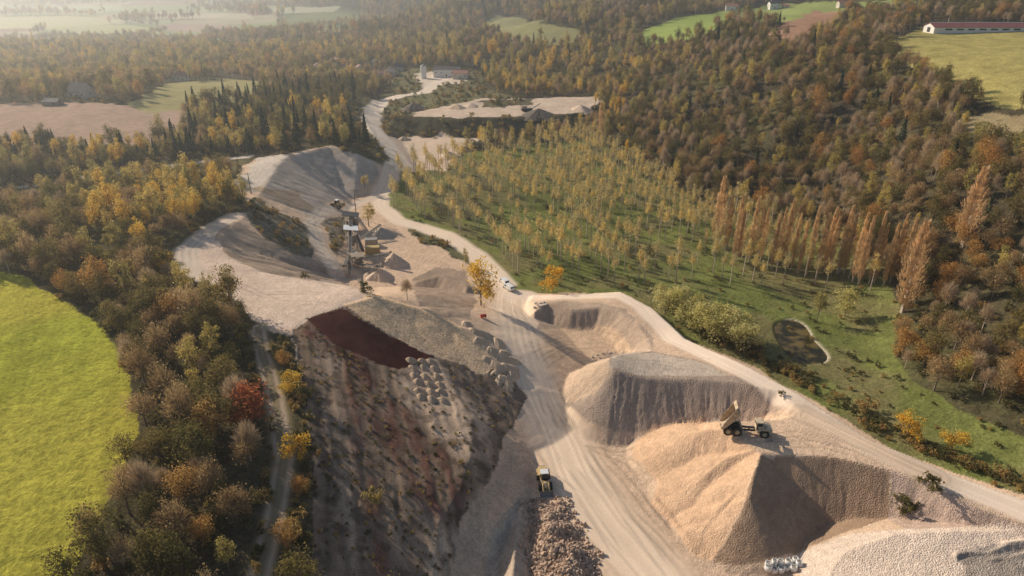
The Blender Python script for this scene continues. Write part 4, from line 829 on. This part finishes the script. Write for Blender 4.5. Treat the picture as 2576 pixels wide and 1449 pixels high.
def choose(i):
    x,y,a,b=xs[i],yy[i],px[i],py[i]; n=nz[i]; m_=nz2[i]
    def W(d):
        t=sum(d.values());q=random.random()*t
        for k,v in d.items():
            q-=v
            if q<=0:return k
        return k
    if y>1000: return W({'olive':.5,'brown':.35,'conif':.06 if a>900 else 0,'orange':.08,'ygreen':.1})
    if a<900 and b>770: return W({'olive':.46,'brown':.38,'orange':.03+.1*(n>.56),'bare':.12 if b<1200 else .28,'ygreen':.05})
    if a<900 and b>420:
        if a>250 and b<640: return W({'ygreen':.42,'yellow':.1+.45*(m_>.5),'olive':.24,'brown':.2})
        return W({'olive':.42,'brown':.3,'ygreen':.22,'orange':.03,'bare':.1})
    if a<980 and b>285: return W({'conif':.3,'olive':.36,'ygreen':.22,'yellow':.04+.14*(m_>.52),'brown':.1})
    if 380<a<900 and 222<b<=285: return W({'conif':.4,'olive':.5,'brown':.08})
    if a<980: return W({'olive':.42,'brown':.34,'ygreen':.16,'orange':.05,'yellow':.02})
    if 980<=a<1600 and b>140: return W({'ygreen':.36,'olive':.24,'brown':.24,'yellow':.06+.14*(m_>.52),'bare':.08})
    if a>2150 and b>620: return W({'orange':.05+.26*(n>.5),'brown':.36,'olive':.26,'bare':.18,'ygreen':.12})
    return W({'olive':.38+.3*(m_>.55),'brown':.36,'orange':.02+.1*(n>.56),'bare':.12+.4*(m_<.45),'ygreen':.12+.15*(n<.42),'conif':.03})
kk=[choose(i) for i in range(len(xs))]
dist=np.sqrt(xs**2+yy**2+(zz-CAMZ)**2); infr=(px>10)&(px<2566)&(py<1500)
order=np.argsort(np.where(infr,dist,1e9)); indiv=set(order[:340].tolist())
WORD={'olive':'olive green oak','brown':'thinning brown oak','orange':'orange autumn tree','bare':'leafless pale tree','ygreen':'yellow green alder','yellow':'golden yellow tree','conif':'dark green conifer'}
PX=[];PK=[];PS=[];PR=[]
for i in range(len(xs)):
    k=kk[i]; v=random.randrange(len(SP[k])); s=sc[i]*random.uniform(.58,1.28)
    if k in('ygreen','yellow') and yy[i]<600: s*=.85
    if i in indiv:
        zone='in the belt between the meadow and the farm track' if px[i]<900 and py[i]>770 else ('in the wood left of the quarry' if px[i]<1100 else 'in the wood on the right hillside foot')
        put(k,v,xs[i],yy[i],zz[i]-.1,s,random.uniform(0,6.28),WORD[k]+' '+zone,WORD[k]+'s '+zone,s*random.uniform(.95,1.25))
    else:
        PX.append((xs[i],yy[i],zz[i]-.1));PK.append(KI[(k,v)]);PS.append((s*random.uniform(.8,1.1),s*random.uniform(.8,1.1),s*random.uniform(.95,1.4)));PR.append((0,0,random.uniform(0,6.28)))
def scatter(name,PX,PK,PS,PR,label,cat):
    me=bpy.data.meshes.new(name); me.from_pydata(PX,[],[])
    a=me.attributes.new('pick','INT','POINT');a.data.foreach_set('value',np.array(PK,np.int32))
    a=me.attributes.new('size','FLOAT_VECTOR','POINT');a.data.foreach_set('vector',np.array(PS,np.float32).ravel())
    a=me.attributes.new('turn','FLOAT_VECTOR','POINT');a.data.foreach_set('vector',np.array(PR,np.float32).ravel())
    o=bpy.data.objects.new(name,me);COL.objects.link(o);tag(o,label,cat,None,'stuff')
    g=bpy.data.node_groups.new(name+'_nodes','GeometryNodeTree'); g.interface.new_socket('Geometry',in_out='INPUT',socket_type='NodeSocketGeometry'); g.interface.new_socket('Geometry',in_out='OUTPUT',socket_type='NodeSocketGeometry')
    N=g.nodes;L=g.links; gi=N.new('NodeGroupInput');go=N.new('NodeGroupOutput'); ci=N.new('GeometryNodeCollectionInfo'); ci.inputs['Collection'].default_value=PROTO; ci.inputs['Separate Children'].default_value=True; ci.inputs['Reset Children'].default_value=True
    ip=N.new('GeometryNodeInstanceOnPoints'); ip.inputs['Pick Instance'].default_value=True
    L.new(gi.outputs[0],ip.inputs['Points']);L.new(ci.outputs[0],ip.inputs['Instance'])
    for nm,ty,so in (('pick','INT','Instance Index'),('size','FLOAT_VECTOR','Scale'),('turn','FLOAT_VECTOR','Rotation')):
        q=N.new('GeometryNodeInputNamedAttribute'); q.data_type=ty; q.inputs['Name'].default_value=nm; L.new(q.outputs['Attribute'],ip.inputs[so])
    L.new(ip.outputs[0],go.inputs[0]); md=o.modifiers.new('Scatter','NODES'); md.node_group=g
print('forest points',len(PX))
scatter('distant_forest',PX,PK,PS,PR,'mixed autumn woodland covering the hills and valley','forest')
# ---- plantation
ppoly=[q for q in dens([(985,525),(1000,440),(1160,390),(1500,345),(1600,420),(1800,520),(2050,600),(2230,690),(2235,735),(1900,728),(1600,718),(1450,705),(1300,690),(1240,625),(1130,580)])]
a,b=np.meshgrid(np.arange(-300,340,8.8),np.arange(-80,760,4.4)); th=R(20); gx=a*math.cos(th)-b*math.sin(th)+60; gy=a*math.sin(th)+b*math.cos(th); gx=gx+rng.normal(size=gx.shape)*.22; gy=gy+rng.normal(size=gy.shape)*.22
gx=gx.ravel();gy=gy.ravel(); m_=inside(ppoly,gx,gy)&(gy>60); gx=gx[m_];gy=gy[m_]; nn=fbm(gx*.02,gy*.02,2,5); gpx,gpy=proj(gx,gy,-1); kp=rng.uniform(size=gx.shape)>np.clip((.44-nn)*3+np.clip((1350-gpx)/900,0,.3),.04,.55); gx=gx[kp];gy=gy[kp]; gz=zat(gx,gy)
od=np.argsort(gx**2+gy**2); ip_=set(od[:300].tolist()); PX=[];PK=[];PS=[];PR=[]
for i in range(len(gx)):
    s=random.uniform(.7,1.12); v=random.randrange(4); k='plant'
    if i in ip_: put('plant',v,gx[i],gy[i],gz[i]-.1,s,random.uniform(0,6.28),'slender planted poplar with sparse golden crown in the rows beside the quarry','planted poplars in rows right of the haul road',s)
    else: 
        if random.random()<.05: k='ygreen'; s*=.6
        PX.append((gx[i],gy[i],gz[i]-.1));PK.append(KI[(k,v)]);PS.append((s,s,s));PR.append((0,0,random.uniform(0,6.28)))
print('plantation',len(gx)); scatter('far_plantation',PX,PK,PS,PR,'farther rows of planted poplars behind the nearest ones','plantation')
# ---- scrub stuff
PX=[];PK=[];PS=[];PR=[]
def sc_reg(rids,n,y0,y1,smin,smax,ks,cond=None):
    k=n*60; y=np.random.default_rng(n).uniform(y0,y1,k); x=np.random.default_rng(n+1).uniform(-1,1,k)*(.85*y+40)
    m=np.isin(rid_at(x,y),rids); x=x[m][:n]; y=y[m][:n]; z=zat(x,y)
    for i in range(len(x)):
        q=random.choice(ks); s=random.uniform(smin,smax); PX.append((x[i],y[i],z[i]-.1));PK.append(KI[(q,random.randrange(2))]);PS.append((s,s,s*random.uniform(.7,1.1)));PR.append((0,0,random.uniform(0,6.28)))
sc_reg([r_slope],520,50,140,.1,.36,['dshrub','dshrub','yshrub'])
sc_reg([r_veg],260,120,330,.4,1.1,['dshrub','yshrub'])
sc_reg([r_veg],500,330,800,.6,1.6,['dshrub','yshrub'])
sc_reg([0],3000,60,420,.5,1.3,['dshrub','dshrub','yshrub'])
sc_reg([r_grass],500,80,420,.25,.8,['dshrub','yshrub'])
for i in range(320):
    t=random.random(); pts_=[(1640,760),(1760,850),(1880,905),(2010,975),(2200,1095),(2400,1180),(2650,1260)]; q=t*(len(pts_)-1); j=min(int(q),len(pts_)-2); f=q-j
    p=hit(pts_[j][0]+(pts_[j+1][0]-pts_[j][0])*f+random.uniform(-2,55),pts_[j][1]+(pts_[j+1][1]-pts_[j][1])*f+random.uniform(-18,0)); s=random.uniform(.25,.85); PX.append(p);PK.append(KI[(random.choice(['dshrub','yshrub']),0)]);PS.append((s,s,s));PR.append((0,0,t*50))
for i in range(130):
    t=random.random(); pts_=[(675,850),(690,930),(720,1010),(742,1150),(722,1300),(690,1449)]; q=t*(len(pts_)-1); j=min(int(q),len(pts_)-2); f=q-j; sd_=random.choice((-1,1,1))
    p=hit(pts_[j][0]+(pts_[j+1][0]-pts_[j][0])*f+((-56+random.uniform(-8,10)) if sd_<0 else random.uniform(8,60)),pts_[j][1]+(pts_[j+1][1]-pts_[j][1])*f); s=random.uniform(.25,.8); PX.append(p);PK.append(KI[(random.choice(['dshrub','yshrub']),1)]);PS.append((s,s,s));PR.append((0,0,t*50))
scatter('scrub',PX,PK,PS,PR,'low scrub and undergrowth on slopes, banks and woodland floor','scrub')
# ---------------------------------------------------------------- haze, light, camera
m,nt=new_mat('valley_haze'); o=nt.nodes.new('ShaderNodeOutputMaterial'); vs=nt.nodes.new('ShaderNodeVolumeScatter'); vs.inputs['Color'].default_value=(.92,.965,1,1); vs.inputs['Density'].default_value=.00030; vs.inputs['Anisotropy'].default_value=.66; nt.links.new(vs.outputs[0],o.inputs['Volume'])
hz=MB().box((0,2300,-5),(10400,5200,340)).build('haze',m); tag(hz,'thin morning haze filling the valley','haze',None,'structure')
az=(-.80,.60); el=R(28)
sd=Vector((az[0]*math.cos(el),az[1]*math.cos(el),math.sin(el)))
sl=bpy.data.lights.new('Sun','SUN'); sl.energy=5.0; sl.angle=R(.5); sl.color=(1,.89,.73); so=bpy.data.objects.new('Sun',sl); COL.objects.link(so); so.rotation_euler=sd.to_track_quat('Z','Y').to_euler()
W=bpy.data.worlds.new('World'); scene.world=W; W.use_nodes=True; nt=W.node_tree; bg=nt.nodes['Background']; sk=nt.nodes.new('ShaderNodeTexSky'); sk.sky_type='NISHITA'; sk.sun_disc=False; sk.sun_elevation=el; sk.sun_rotation=math.atan2(az[0],az[1])%(2*math.pi); nt.links.new(sk.outputs[0],bg.inputs[0]); bg.inputs[1].default_value=.095
cd=bpy.data.cameras.new('Camera'); cd.lens=24; cd.sensor_width=36; cd.clip_end=12000; cam=bpy.data.objects.new('Camera',cd); COL.objects.link(cam); cam.location=(0,0,CAMZ); cam.rotation_euler=(R(90)-PT,0,0); scene.camera=cam
scene.view_settings.view_transform='Standard'
